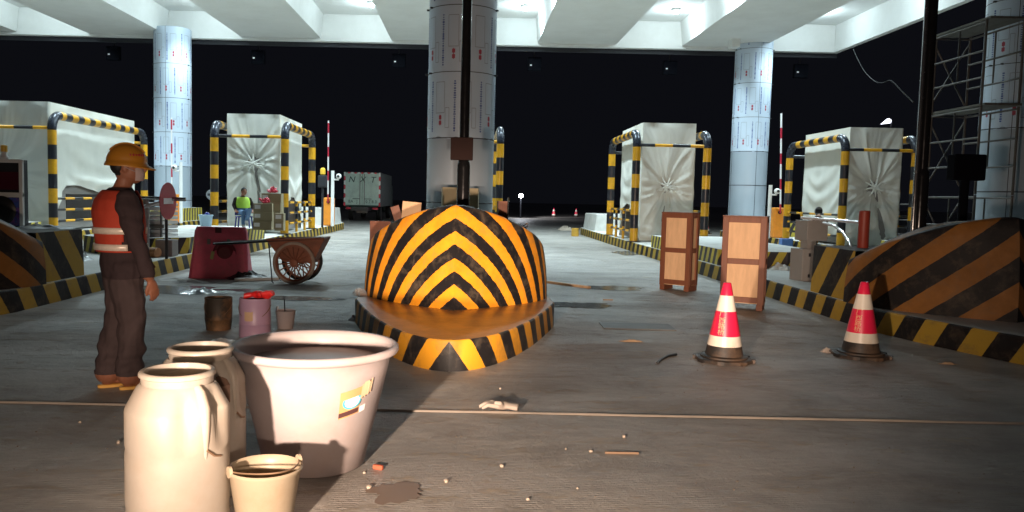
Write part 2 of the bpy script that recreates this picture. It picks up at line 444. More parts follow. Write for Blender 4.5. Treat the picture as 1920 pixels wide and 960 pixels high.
def tier(xc, label):
    t = thing('striped_plinth', label, 'concrete plinth', (xc, 0, HK), group='striped plinths on the islands')
    mb = MB(); W, y0, y1, h = .99, 14.4, 20.4, .30
    pts = [(-W, y1), (-W, y0 + .5), (-W * .5, y0), (W * .5, y0), (W, y0 + .5), (W, y1)]
    u = 0; rows = [[], []]; uvs = [[], []]
    for i, (x, y) in enumerate(pts + [pts[0]]):
        if i: q = (pts + [pts[0]])[i - 1]; u += math.hypot(x - q[0], y - q[1])
        for j, z in enumerate((.001, h)): rows[j].append((x, y, z)); uvs[j].append((u + 10, z))
    mb.grid(rows, uvs, 0)
    mb.build('side', M['tier'], t, smooth=False)
    mb = MB(); mb.poly([(x, y, h) for x, y in pts]); mb.build('top', M['whiteconc'], t, smooth=False)
for k, lab in ((-1, 'raised striped plinth under the cardboard boxes and the seated worker'), (1, 'raised striped plinth just behind the two wooden crates'),
               (-2, 'raised striped plinth in front of the far left wrapped booth'), (2, 'raised striped plinth in front of the far right wrapped booth')):
    tier(XC[k], lab)
for k, lab, m in ((-1, 'white concrete block behind the left orange gate cabinet', 'whiteconc'), (1, 'white concrete block behind the booth at the far end of the right lane', 'whiteconc'),
                  (-2, 'low striped block at the tail of the far left island', 'tier'), (2, 'low striped block at the tail of the far right island', 'tier')):
    mb = MB(); W = .9; ya, yb, h = (30.2, 33.2, .62) if abs(k) == 1 else (28.6, 33.2, .5)
    rows = [[], []]; uvs = [[], []]; u = 0; pts = [(-W, ya), (W, ya), (W, yb), (-W, yb), (-W, ya)]
    for i, (x, y) in enumerate(pts):
        if i: u += math.hypot(x - pts[i - 1][0], y - pts[i - 1][1])
        for j, (z, f) in enumerate(((.001, 1), (h, .93))): rows[j].append((x * f, (ya + yb) / 2 + (y - (ya + yb) / 2) * (1 if f == 1 else .97), z)); uvs[j].append((u, z))
    mb.grid(rows, uvs, 0); mb.poly([rows[1][i] for i in range(4)], 1)
    o = mb.build('concrete_block', [M[m], M['whiteconc']], smooth=False, loc=(XC[k], 0, HK)); tag(o, lab, 'concrete block', 'tail blocks of the islands')

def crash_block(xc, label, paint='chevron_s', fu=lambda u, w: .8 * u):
    t = thing('crash_block', label, 'crash barrier', (xc, 0, HK), group='striped crash blocks on the island noses')
    y0 = 8.15
    def W(s): return 1.09 * (1 - max(0, 1 - s / 1.4) ** 2) if s < 1.4 else 1.09
    def ztop(x, s):
        zc = 1.34 if s < .9 else 1.34 - .15 * ((s - .9) / .6) ** 1.3
        return zc - .39 * (x / 1.06) ** 2 - HK
    S = [1.4 * (k / 22) ** 1.7 for k in range(23)] + [1.4 + .1 * k / 2 for k in range(1, 3)]
    mb = MB(); NV = 9
    top = {}
    for sgn in (-1, 1):
        rows = [[] for _ in range(NV + 3)]; uvs = [[] for _ in range(NV + 3)]; u = 0; pw = ps = 0
        for i, s in enumerate(S):
            w = W(s); u += math.hypot(w - pw, s - ps) if i else 0; pw, ps = w, s
            fr = max(0, 1 - s / .9)
            zt = ztop(w, s)
            for j in range(NV + 3):
                if j <= NV: q = j / NV; z = zt * q * .965; ins = .05 * q * q
                else: q = (j - NV) / 2; z = zt * (.965 + .035 * math.sin(q * PI / 2)); ins = .05 + .05 * (1 - math.cos(q * PI / 2))
                rows[j].append((sgn * max(0, w - ins * min(1, w / .3)), y0 + s + ins * 1.6 * (.25 + .75 * fr), z)); uvs[j].append((sgn * fu(u, z / 1.08), z + HK))
        mb.grid(rows, uvs, 0, flip=(sgn < 0)); top[sgn] = (rows[-1], uvs[-1])
    rows = []; uvs = []
    for i, s in enumerate(S):
        a, b = Vector(top[-1][0][i]), Vector(top[1][0][i]); r = []; uv = []
        for k in range(17):
            q = k / 16; x = a.x + (b.x - a.x) * q; w = max(1e-6, b.x)
            e = abs(2 * q - 1)
            z = a.z + (ztop(0, s) - ztop(w, s)) * (1 - e ** 2) if w > .01 else a.z
            uu = top[1][1][i][0] * (1 if q >= .5 else -1)
            r.append((x, a.y, z)); uv.append((uu, z + HK + .0))
        rows.append(r); uvs.append(uv)
    mb.grid(rows, uvs, 0)
    # rear face
    nr = len(S) - 1
    back = [Vector(p) for p in rows[-1]]
    mb.poly([(back[-1].x, back[-1].y, 0.0)] + [tuple(p) for p in back[::-1]] + [(back[0].x, back[0].y, 0.0)], 0)
    mb.build('bow', M[paint], t, ang=55)
    mb = MB(); ya, yb, h = y0 + 1.45, y0 + 2.6, .62
    for sgn in (-1, 1):
        mb.grid([[(sgn * 1.02, ya, 0), (sgn * 1.02, yb, 0)], [(sgn * 1.0, ya, h), (sgn * 1.0, yb, h)]], [[(.1, 0), (.95, 0)], [(.1, h), (.95, h)]], 0, flip=(sgn < 0))
    mb.poly([(-1, ya, h), (1, ya, h), (1, yb, h), (-1, yb, h)], 1)
    mb.poly([(1.02, yb, 0), (-1.02, yb, 0), (-1, yb, h), (1, yb, h)], 1)
    mb.build('rear_step', [M['kerb_s'], M['cement']], t, smooth=False)
crash_block(XC[0], 'big bow shaped crash block with bright orange and black chevrons, centre', 'chevron', lambda u, w: (.76 * u + .22 * u * u) * (1 - w) + (.34 * u + .17 * u * u) * w)
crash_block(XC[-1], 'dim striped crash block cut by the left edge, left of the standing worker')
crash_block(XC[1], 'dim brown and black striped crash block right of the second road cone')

# ------------------------------------------------------------------ toll booths under dust cloth
def booth(xc, y0, L, knot, label, seed, W=1.5, H=3.38, side_hem=.95, z0=.27, kx=0.0, slit=.16):
    t = thing('toll_booth', label, 'toll booth', (xc, y0 + L / 2, z0), group='toll booths wrapped in white cloth')
    mb = MB(); mb.box(0, 0, H / 2, W - .14, L - .14, H - .06)
    mb.build('cabin', M['greybox'], t, smooth=False, bevel=.03)
    # side window and door, seen under the lifted cloth
    for sx in (-1, 1):
        mb = MB(); mb.box(sx * (W / 2 - .06), -.1, .62, .012, L * .6, .75); mb.build('side_panel', M['black'], t, smooth=False)
    mb = MB(); per = [(-W / 2, -L / 2), (W / 2, -L / 2), (W / 2, L / 2), (-W / 2, L / 2)]
    rnd = random.Random(seed); ph = [rnd.uniform(0, 6.3) for _ in range(8)]
    def disp(side, a, z):
        # side 0 = front with the gathered knot; others hang in soft swags
        if side in (0, 2):
            dx, dz = a - kx, z - knot; r = math.hypot(dx, dz); th = math.atan2(dz, dx)
            w = min(1, r / .45) * math.exp(-max(0, r - .5) * .75) * min(1, r / .12)
            f = 0
            for q, (k, am) in enumerate(((7, .55), (12, .32), (19, .18), (31, .06))):
                s = math.sin(k * th + ph[q] + 1.3 * 2.2 * noise.noise((math.cos(th) * 1.5, math.sin(th) * 1.5, seed + r * .8)))
                f += am * (1 - abs(s) ** .8)
            d = .09 * w * (f - .5) - .11 * math.exp(-(r / .26) ** 2)
            if dz < 0:
                e = (dx - slit * (-dz) ** .8) / (.03 + .10 * -dz); d -= .10 * math.exp(-e * e) * min(1, -dz * 3)
                e = (dx + slit * 1.6 * (-dz)) / (.05 + .16 * -dz); d += .06 * math.exp(-e * e) * min(1, -dz * 3)
            d += .05 * max(0, min(1, dz * 1.2)) * math.sin(dx * 14 / (1 + max(0, dz)) + ph[6]) * .5
            d += .02 * noise.noise((a * 2.3, z * 1.6, seed))
            if z < .7: d += .05 * (.7 - z) * noise.noise((a * 6, z * 9, seed + 5)) * 2
            return d
        s = .03 * noise.noise((a * .8, z * 1.1, seed + 9)) + .045 * max(0, 1.9 - z) * math.sin(3.2 * z + 2.2 * a + 2.5 * noise.noise((a * .6, z * .7, seed))) * .5
        s += .05 * math.sin(11 * (z - .35 * (a - .4) ** 2 * (3 / L) ** 2) + 2 * noise.noise((a, z, seed + 1))) * max(0, min(1, (2.4 - z) / .9)) * (.5 + .5 * noise.noise((a * .9, z * .8, seed + 2)))
        s += .03 * abs(math.sin(a * 2.3 + z * 1.3 + ph[5])) * max(0, min(1, (2.6 - z) / 2)) + .02 * noise.noise((a * 3, z * 2, seed + 3))
        return s
    cols = []
    nf, ns = 64, 40
    for side in range(4):
        (xa, ya), (xb, yb) = per[side], per[(side + 1) % 4]
        nn = nf if side in (0, 2) else ns
        nx, ny = ((0, -1), (1, 0), (0, 1), (-1, 0))[side]
        for k in range(nn):
            q = k / nn; x, y = xa + (xb - xa) * q, ya + (yb - ya) * q
            a = x if side in (0, 2) else y
            edge = min(1, min(q, 1 - q) * 9)
            if side in (0, 2): hem = .02
            else:
                e = min(q, 1 - q); hem = side_hem * min(1, e * 7) + .10 * math.sin(q * 9 + seed) * min(1, e * 7) + .05 * noise.noise((q * 8, seed, 2))
            cols.append((side, a, x, y, nx, ny, edge, max(.02, hem)))
    NV = 72; rows = []
    for j in range(NV + 1):
        r = []
        for side, a, x, y, nx, ny, edge, hem in cols:
            z = hem + (H - hem) * j / NV
            tp = min(1, (H - z) / .12)
            d = disp(side, a, z) * (.25 + .75 * edge) * tp + .012
            r.append((x + nx * d, y + ny * d, z))
        rows.append(r)
    mb.grid(rows, None, 0, True)
    cap = [Vector(p) for p in rows[-1]]
    for s_ in (.9, .5):
        pass
    inner = [(p.x * .5, p.y * .5, H + .01 + .02 * noise.noise((p.x, p.y, seed))) for p in cap]
    mb.grid([[tuple(p) for p in cap], inner], None, 0, True); mb.poly(inner, 0)
    mb.build('dust_cloth', M['cloth'], t, ang=80)
    mb = MB()
    mb.ell((kx, -L / 2 - .02, knot), (.085, .06, .075))
    for k in range(9):
        a = 2 * PI * k / 9 + rnd.uniform(-.2, .2)
        mb.tube([(kx + .05 * math.cos(a), -L / 2 - .03, knot + .05 * math.sin(a)), (kx + .11 * math.cos(a), -L / 2 - .045, knot + .10 * math.sin(a)), (kx + .3 * math.cos(a), -L / 2 + .0, knot + .28 * math.sin(a))], [.035, .03, .012], 8)
    mb.tube([(kx + .05, -L / 2 - .05, knot - .03), (kx + .16, -L / 2 - .07, knot - .08), (kx + .25, -L / 2 - .05, knot - .07)], [.03, .028, .02], 8)
    mb.build('tied_knot', M['cloth'], t, ang=80)
    return t
BY = 23.0
booth(XC[-1], BY, 3.0, 1.98, 'booth wrapped in cloth tied to a knot, behind the seated worker', 3)
booth(XC[1], BY, 3.0, 1.58, 'wrapped booth behind the wooden crates, knot at mid height', 11, slit=-.05, kx=-.02)
booth(XC[2] + .05, BY, 3.0, 1.68, 'wrapped booth with slit lower front, beside the scaffold tower', 23, side_hem=.35, slit=.3, kx=.03)
booth(XC[-2] - .05, 21.3, 5.4, 1.55, 'longest wrapped booth behind the standing worker, loose cloth side', 31, W=1.6, H=3.42, side_hem=1.15, kx=-.55)
booth(XC[0], BY, 3.0, 1.8, 'wrapped booth hidden behind the central column', 41)

def guard_frame(xc, y0, L, label, g='striped tube guards round the booths', z0=.27):
    t = thing('guard_frame', label, 'guard frame', (xc, y0 + L / 2, z0), group=g)
    HP, RE, r = 2.7, .36, .112
    for sx in (-1, 1):
        x = sx * .99
        for sy in (-1, 1):
            MB().tube([(x, sy * L / 2, 0.002), (x, sy * L / 2, HP)], r, 20).build('post', M['post'], t)
            pts = [(x, sy * (L / 2 - RE + RE * math.cos(a)), HP + RE * math.sin(a)) for a in [PI / 2 * k / 10 for k in range(11)]]
            MB().tube(pts, r + .004, 20).build('elbow', M['elbow'], t)
            MB().lathe([(.2, .0), (.2, .02), (.13, .025)], 20, (x, sy * L / 2, .001), capt=False).build('foot_plate', M['elbow'], t)
        MB().tube([(x, -L / 2 + RE, HP + RE), (x, L / 2 - RE, HP + RE)], r, 20).build('side_rail', M['rail'], t)
        for z in (.28, .58, .88):
            MB().tube([(x, -L / 2 + .1, z), (x, L / 2 - .1, z)], .035, 10).build('lower_rail', M['thinrail'], t)
        MB().tube([(x, -L * .1, .002), (x, -L * .1, .92)], .04, 10).build('stanchion', M['post'], t)
        MB().tube([(x, L * .2, .002), (x, L * .2, .92)], .04, 10).build('stanchion', M['post'], t)
    for sy in (-1, 1):
        MB().tube([(-.99, sy * L / 2, HP + .02), (.99, sy * L / 2, HP + .02)], .045, 12).build('cross_bar', M['thinrail'], t)
    return t
g0 = guard_frame(XC[-1], 22.6, 3.9, 'yellow and black tube guard round the booth behind the seated worker')
for k, lab in ((1, 'yellow and black tube guard round the booth behind the crates'), (2, 'yellow and black tube guard round the booth by the scaffold tower'),
               (0, 'tube guard mostly hidden by the central column, one post showing')):
    gd = dup(g0, (XC[k] + (.05 if k == 0 else 0), g0.location.y, g0.location.z), None, lab)
    if k == 0: gd.scale = (.93, 1, 1)
guard_frame(XC[-2], 21.0, 5.9, 'longest yellow and black tube guard, behind the standing worker')

# ------------------------------------------------------------------ columns
def column(xc, y, label, zf, zt=7.75, r=.7, off=0.0, seam_up=1.32, cables=False):
    t = thing('column', label, 'column', (xc, y, HK), group='round columns under the canopy roof')
    H = zt - HK
    MB().lathe([(r, .001), (r, H)], 64).build('cladding', M['panel'], t, ang=60)
    mb = MB(); seams = []
    z = zf - HK
    while z > 0: z -= seam_up
    while z < H - .1:
        if z > .1: seams.append(z)
        z += seam_up
    for z in seams: mb.lathe([(r + .001, z - .012), (r + .008, z - .006), (r + .008, z + .006), (r + .001, z + .012)], 64, capb=False, capt=False)
    for k in range(4):
        a = off + .3 + k * PI / 2; mb.box(math.cos(a) * (r + .001), math.sin(a) * (r + .001), H / 2, .012, .012, H - .02, a)
    mb.build('panel_seam', M['seam'], t, ang=60)
    rnd = random.Random(int(xc * 10 + y))
    rows = []
    for j, z in enumerate((zf - HK, H - .01)):
        rows.append([((r + .006) * math.cos(2 * PI * k / 96), (r + .006) * math.sin(2 * PI * k / 96), z + (.06 * noise.noise((k * .35, xc, 0)) if j == 0 else 0)) for k in range(96)])
    mb = MB(); mb.grid(rows, None, 0, True)
    film = mb.build('protective_film', M['film'], t, ang=60)
    mb = MB(); rr = r + .009
    def q4(a, z, da, dz, m):
        mb.poly([(rr * math.cos(a - da), rr * math.sin(a - da), z - dz), (rr * math.cos(a + da), rr * math.sin(a + da), z - dz), (rr * math.cos(a + da), rr * math.sin(a + da), z + dz), (rr * math.cos(a - da), rr * math.sin(a - da), z + dz)], m)
    z = zf - HK; row = 0
    while z < H - .3:
        zt_ = min(z + seam_up, H)
        for k in range(8):
            a = off + 2 * PI * (k + .5 * (row % 2)) / 8
            for i in range(22):
                zz = z + .14 + i * .047
                if zz > zt_ - .1: break
                q4(a, zz, .030 * rnd.uniform(.7, 1.2), .017 * rnd.uniform(.6, 1.2), 0)
            if z + .95 < zt_:
                for i in range(2): q4(a + .33, z + .30 + .11 * i, .045, .04, 1); q4(a + .33, z + .30 + .11 * i, .012, .055, 1)
                # rounded outline boxes
                for (a0, a1, za, zb) in ((a + .17, a + .47, z + .5, z + 1.12), (a + .5, a + .62, z + .2, z + .6)):
                    for i in range(6): q4(a0 + (a1 - a0) * (i + .5) / 6, za, (a1 - a0) / 12, .006, 2); q4(a0 + (a1 - a0) * (i + .5) / 6, zb, (a1 - a0) / 12, .006, 2)
                    q4(a0, (za + zb) / 2, .006, (zb - za) / 2, 2); q4(a1, (za + zb) / 2, .006, (zb - za) / 2, 2)
        z += seam_up; row += 1
    mb.build('film_print', [M['blueink'], M['redink'], M['greyink']], film, smooth=False)
    mb = MB()
    for z in seams[-3:]:
        for a in (PI + .15, PI + .5, -.3): mb.box(math.cos(a) * (r + .03), math.sin(a) * (r + .03), z, .06, .04, .03, a)
    mb.build('clip', M['seam'], t, smooth=False)
    if cables:
        pass
    return t
cl = P(325, 380, 32); cr = P(1400, 390, 32)
column(XC[0] - .075, 17.0, 'central column in grey cladding behind the orange chevron block', 2.62, off=-1.75)
column(cl.x, 32, 'film wrapped column behind the standing worker, left of the first tied booth', 2.38, off=-1.9)
column(cr.x, 32, 'pale column with torn film, behind the second wooden crate', 3.45, off=-1.8)
column(11.62, 17.2, 'thick column cut by the right edge beside the scaffold', 3.1, off=-2.6)
column(-12.0, 17.2, 'film wrapped column just outside the left edge', 2.6, off=-2.0)

# ------------------------------------------------------------------ canopy
ZB, CD = 7.62, .95
t = thing('canopy_roof', 'white plaza canopy with deep parallel beams overhead', 'canopy', (0, 0, ZB))
EY, SY = 32.75, 16.0
def bx(u, v): return P(u, v, EY).x
spans = [(bx(172, 70), bx(318, 72)), (bx(455, 76), bx(604, 77)), (bx(735, 79), bx(880, 82)), (bx(1007, 86), bx(1152, 89)), (bx(1275, 94), bx(1420, 97))]
spans = [(-26.6, -23.6), (-20.8, bx(40, 68))] + spans
XR = bx(1558, 103)
for (xa, xb) in spans:
    mb = MB()
    # beam with slightly tapered cheeks
    mb.grid([[(xa - .10, SY, CD), (xa, SY, 0), (xb, SY, 0), (xb + .10, SY, CD)], [(xa - .10, EY - .32, CD), (xa, EY - .32, 0), (xb, EY - .32, 0), (xb + .10, EY - .32, CD)]], None, 0, flip=True)
    mb.poly([(xa - .1, SY, CD), (xb + .1, SY, CD), (xb, SY, 0), (xa, SY, 0)])
    mb.build('beam', M['ceil'], t, smooth=False)
MB().box(-6, (SY + EY) / 2 - .16, CD + .15, 2 * (XR + 6), EY - SY - .34, .3).build('ceiling_slab', M['ceil'], t, smooth=False)
MB().box(-6, EY - .155, .72, 2 * (XR + 6), .3, 1.66).build('end_fascia', M['ceil'], t, smooth=False)
MB().box(XR + .12, (SY + EY) / 2, .72, .22, EY - SY, 1.66).build('end_fascia', M['ceil'], t, smooth=False)
MB().box(-6, EY + .05, .62, 2 * (XR + 6) + .5, .1, 1.8).build('edge_trim', M['housing'], t, smooth=False)
for (u, v, d) in ((1385, 60, 31.2), ):
    q = P(u, 97, d); MB().box(q.x - .25, 31.0, -.05, .3, .5, .5).build('column_cap', M['ceil'], t, smooth=False)

lamps = []
bays = [((spans[i][1] + spans[i + 1][0]) / 2, spans[i][1], spans[i + 1][0]) for i in range(len(spans) - 1)] + [((spans[-1][1] + XR) / 2, spans[-1][1], XR)]
def ceiling_lamp(x, y, label, power, geo=True):
    if geo:
        t = thing('ceiling_lamp', label, 'ceiling lamp', (x, y, ZB + CD - .01), group='white lamps in the canopy ceiling')
        MB().lathe([(.16, -.10), (.19, -.05), (.17, .0)], 20).build('housing', M['white'], t)
        MB().lathe([(.02, -.175), (.09, -.16), (.13, -.11)], 20, capt=False).build('glass', M['lampglow'], t)
    li = bpy.data.lights.new('lamp', 'POINT'); li.energy = power * .26; li.color = (.74, .93, 1.0); li.shadow_soft_size = .12
    o = bpy.data.objects.new('lamp_light', li); COL.objects.link(o); o.location = (x, y, ZB + .6)
    li = bpy.data.lights.new('downlight', 'SPOT'); li.energy = power * 2.5; li.color = (.74, .93, 1.0); li.shadow_soft_size = .15; li.spot_size = R(133); li.spot_blend = .6
    o = bpy.data.objects.new('downlight', li); COL.objects.link(o); o.location = (x, y, ZB + .6)
seen = {3: 'lit round lamp in the bay left of the central column', 4: 'lit round lamp in the bay right of the central column', 5: 'lit round lamp in the bay above the right film wrapped column'}
# measured lamp spots
l3, l4, l5 = P(697, 17, 30.3), P(985, 22, 30.3), P(1267, 30, 30.3)
CP = 490
for i, (xc, xa, xb) in enumerate(bays):
    for y in (30.3, 26.0, 21.5):
        x = xb - .55 if i < 6 else xb - 1.6
        if i < 1 or (i == 6 and y < 24): continue
        if y == 30.3 and i in (3, 4, 5):
            ceiling_lamp((l3, l4, l5)[i - 3].x, y, seen[i], CP * .8)
        else: ceiling_lamp(x, y, '', CP * (.8 if y > 28 else 1.0 if y > 24 else 1.15 if i < 5 else .6), False)

for i, u in enumerate((213, 484, 748, 1002, 1256, 1501)):
    v = 96 + (u - 205) * .026
    q = P(u, v + 4, 33.4)
    lab = ['dark lane signal left of the left film column', 'dark lane signal above the booth by the seated worker', 'dark lane signal just left of the central column', 'dark lane signal just right of the central column',
           'dark lane signal above the booth behind the crates', 'dark lane signal right of the right film column'][i]
    t = thing('lane_signal', lab, 'lane signal', q, group='dark signal boxes hung below the canopy edge')
    MB().box(0, 0, 0, .56, .2, .56).build('housing', M['void'], t, smooth=False, bevel=.02)
    MB().box(-.15, -.105, -.05, .075, .02, .05).build('pilot_lamp', M['speck'], t, smooth=False)
    MB().tube([(0, .1, .27), (0, .1, .75)], .03).build('hanger', M['housing'], t)

# ------------------------------------------------------------------ light poles on the blocks
def light_pole(xc, y, label, rs=.085):
    t = thing('signal_pole', label, 'pole', (xc, y, .9), group='black poles behind the crash blocks')
    MB().lathe([(.14, -.05), (.14, .02), (rs + .005, .03)], 24, capt=False).build('base_flange', M['steel'], t)
    MB().lathe([(rs, 0), (rs, .92), (rs * .9, .98), (.06, 1.02)], 24).build('sleeve', M['blackgloss'], t)
    MB().tube([(0, 0, 1.0), (0, 0, 4.4)], .062, 20).build('shaft', M['blackgloss'], t)
    return t
pc = P(868, 380, 10.55)
lp = light_pole(pc.x, 10.55, 'black pole with square sign box in front of the central column')
q = P(866, 279, 10.4)
b = MB(); b.box(q.x - pc.x, -.13, q.z - .9, .29, .1, .29); b.build('sign_box', mat('dark brown sign face', (.035, .02, .018), .85, spec=.1), lp, smooth=False, bevel=.01)
pr = P(1722, 440, 10.4)
lp2 = light_pole(pr.x, 10.4, 'tall dark pole between the far right booth and the scaffold tower')
MB().tube([(-.09, -.02, .05), (-.09, -.02, .98), (-.075, 0, 1.05), (-.075, 0, 4.4)], .028, 12).build('conduit', M['steel'], lp2)
# dark equipment box right of it
q = P(1812, 314, 11.2)
t = thing('equipment_box', 'black box on a dark post in front of the scaffold tower', 'equipment box', (q.x, 11.2, HK))
MB().box(0, 0, q.z - HK, .44, .2, .36).build('case', M['void'], t, smooth=False, bevel=.02)
MB().tube([(0, .02, 0), (0, .02, q.z - HK - .16)], .06, 14).build('post', M['void'], t)

# ------------------------------------------------------------------ scaffold
def scaffold(x0, x1, y0, y1, levels, label, z_top, plats=True):
    t = thing('scaffold_tower', label, 'scaffold', ((x0 + x1) / 2, (y0 + y1) / 2, 0), group='steel scaffolds')
    cx, cy = (x0 + x1) / 2, (y0 + y1) / 2; hx, hy = (x1 - x0) / 2, (y1 - y0) / 2; r = .024
    for sx in (-1, 1):
        for k in range(len(levels) - 1):
            a, b = levels[k], levels[k + 1]
            mb = MB()
            for sy in (-1, 1): mb.tube([(sx * hx, sy * hy, a + .005), (sx * hx, sy * hy, b - .005)], r, 8)
            for f in (.33, .64, .97): mb.tube([(sx * hx, -hy, a + (b - a) * f), (sx * hx, hy, a + (b - a) * f)], r * .8, 8)
            mb.tube([(sx * hx, 0, a + (b - a) * .33), (sx * hx, 0, a + (b - a) * .97)], r * .7, 8)
            mb.build('end_frame', M['galv'], t)
    for k in range(len(levels) - 1):
        a, b = levels[k], levels[k + 1]
        for sy in (1,):
            mb = MB(); e = sy * (hy + .03)
            mb.tube([(-hx, e, a + .2), (hx, e, b - .15)], .016, 6); mb.tube([(hx, e + .03, a + .2), (-hx, e + .03, b - .15)], .016, 6)
            mb.tube([(-hx, e, b - .05), (hx, e, b - .05)], .018, 6)
            mb.build('cross_brace', M['galv'], t)
    if plats:
        for z in levels[2:]:
            mb = MB()
            for k in range(3): mb.box(-hx + (k + .5) * 2 * hx / 3, 0, z + .02, 2 * hx / 3 - .012, 2 * hy + .2, .04)
            mb.build('platform', M['plank'], t, smooth=False)
    return t
scaffold(9.5, 10.2, 15.1, 16.7, [0, 1.68, 3.34, 4.92], 'scaffold tower with two board decks beside the thick column', 4.9)
q = P(1665, 420, 26); scaffold(q.x - .75, q.x + .75, 25.6, 26.8, [0, 1.55], 'low scaffold frame behind the far right booth', 1.6, False)

# ------------------------------------------------------------------ gates, cameras, signs
def gate(u, v, Y, utop, vtop, label):
    q = P(u, v, Y); top = P(utop, vtop, Y)
    t = thing('barrier_gate', label, 'barrier gate', (q.x, Y, HK), group='orange gate cabinets with raised arms')
    MB().box(0, 0, .52, .38, .34, 1.04).build('cabinet', M['orange'], t, smooth=False, bevel=.05)
    MB().box(0, -.175, .55, .26, .01, .7).build('cabinet_door', M['orange'], t, smooth=False)
    MB().tube([(0, -.22, .88), (0, .22, .88)], .06, 14).build('hub', M['black'], t)
    h = top.z - HK
    MB().tube([(.0, -.24, .85), (top.x - q.x, -.24, h)], .05, 10, sq=.5).build('arm', M['arm'], t)
    return t
gate(617, 395, 29.6, 618, 228, 'raised red and white barrier arm on orange cabinet, left of the truck')
gate(1457, 420, 27.6, 1460, 214, 'raised barrier arm on orange cabinet beside the far right booth')
gate(327, 380, 29.6, 326, 222, 'raised barrier arm in front of the film wrapped left column')
def camera_pole(u, vt, Y, label, side=1):
    q = P(u, vt, Y)
    t = thing('camera_pole', label, 'camera pole', (q.x, Y, HK), group='slim white camera poles')
    h = q.z - HK
    MB().tube([(0, 0, 0), (0, 0, h)], .06, 12).build('pole', M['white'], t)
    MB().tube([(0, 0, h - .32), (side * .22, 0, h - .32)], .03, 8).build('bracket', M['white'], t)
    mb = MB(); mb.ell((side * .22, -.02, h - .2), (.10, .12, .10)); c = mb.build('camera', M['white'], t)
    MB().ell((side * .22, -.12, h - .2), (.05, .03, .05)).build('lens', M['black'], c)
camera_pole(624, 320, 29.2, 'white camera pole right of the orange gate cabinet near the truck')
camera_pole(1445, 347, 27.0, 'white camera pole left of the orange cabinet by the far right booth')
camera_pole(339, 304, 29.0, 'white camera pole in front of the film wrapped left column', -1)
q = P(605, 340, 28)
t = thing('warning_lamp', 'dark lamp box with amber top left of the raised arm near the truck', 'warning lamp', (q.x, 28, HK))
MB().tube([(0, 0, 0), (0, 0, q.z - HK)], .04, 10).build('pole', M['housing'], t)
MB().box(0, 0, q.z - HK + .0, .3, .22, .42).build('case', M['housing'], t, smooth=False, bevel=.03)
MB().lathe([(.05, 0), (.09, .03), (.09, .2), (.05, .25)], 16, (0, 0, q.z - HK + .22)).build('beacon', M['amber'], t)

q = P(315, 377, 13.6)
t = thing('no_entry_sign', 'round red no entry sign turned sideways behind the standing worker', 'road sign', (q.x, 13.6, HK), R(86))
zs = q.z - HK
rx = Matrix.Rotation(R(90), 3, 'X')
MB().lathe([(.315, -.006), (.315, .006)], 48, (0, 0, zs), ax=rx).build('disc', M['signred'], t, ang=30)
MB().box(0, -.0095, zs, .36, .004, .10).build('white_bar', M['label'], t, smooth=False)
MB().tube([(0, .03, 0), (0, .03, zs + .1)], .025, 10).build('post', M['black'], t)
b = P(262, 371, 13.7); a = P(342, 374, 13.6)
t = thing('swing_bar', 'steel bar wrapped in shiny film beside the no entry sign', 'lane bar', (b.x, 13.75, HK))
MB().tube([(0, 0, b.z - HK), (a.x - b.x, 0, a.z - HK)], .035, 10).build('bar', M['steel'], t)
mb = MB(); rnd = random.Random(4)
mb.tube([(.02, -.05, b.z - HK - .18), (.12, -.06, b.z - HK - .13), (.22, -.05, b.z - HK - .11), (.36, -.04, b.z - HK - .05)], [.02, .035, .028, .015], 7)
mb.build('shiny_film', M['foil'], t, ang=20)
MB().tube([(.08, .02, 0), (.08, .02, b.z - HK + .03)], .05, 12).build('post', M['greybox'], t)

def round_sign(u, v, Y, r, label, el=1.0):
    q = P(u, v, Y); t = thing('round_sign', label, 'road sign', (q.x, Y, 0), R(10), group='round signs seen from behind')
    MB().lathe([(r, -.006), (r, .006)], 40, (0, 0, q.z), ax=Matrix.Rotation(R(90), 3, 'X')).build('disc', M['signgrey'], t, ang=30)
    MB().box(0, -.012, q.z, r * 1.5, .01, .1).build('clamp_bar', M['housing'], t, smooth=False)
    MB().tube([(0, .03, 0), (0, .03, q.z)], .03, 8).build('post', M['housing'], t)
round_sign(397, 365, 34.9, .235, 'grey back of a round sign left of the seated worker')
round_sign(1535, 396, 21.6, .12, 'small grey round sign in front of the far right booth')

# fee display at the left edge
q = P(6, 400, 11.5)
t = thing('fee_display', 'white framed display with dark red screen at the left edge', 'display', (q.x, 11.5, HK))
qq = P(46, 300, 11.5); zt = qq.z - HK; W = 2 * (qq.x - q.x); zb = .55
MB().box(0, .05, (zt + zb) / 2, W - .06, .16, zt - zb).build('case', M['housing'], t, smooth=False)
for nm, z, h, w_ in (('frame_bar', zt - .02, .05, W), ('frame_bar', (zt + zb) / 2 - .0, .07, W), ('frame_bar', zb, .05, W)):
    MB().box(0, -.04, z, w_, .05, h).build(nm, M['white'], t, smooth=False, bevel=.005)
for sx in (-1, 1): MB().box(sx * (W / 2 - .025), -.045, (zt + zb) / 2, .05, .05, zt - zb).build('frame_post', M['white'], t, smooth=False, bevel=.005)
hz_ = (zt - zb) / 2
MB().box(0, -.035, zb + hz_ * 1.40, W - .12, .01, hz_ * .5).build('screen', M['screen'], t, smooth=False)
MB().box(0, -.035, zb + hz_ * .52, W - .12, .01, hz_ * .8).build('poster', M['screenblue'], t, smooth=False)
MB().lathe([(.02, -.03), (.20, -.02), (.21, .0), (.16, .03)], 28, (W * .16 - .06, -.12, zb + hz_ * .55), ax=Matrix.Rotation(R(90), 3, 'X')).build('speaker_disc', M['black'], t)
MB().lathe([(.05, 0), (.06, .02), (.035, .06), (.035, .10)], 16, (.03, 0, zt + .01)).build('beacon_base', M['white'], t)
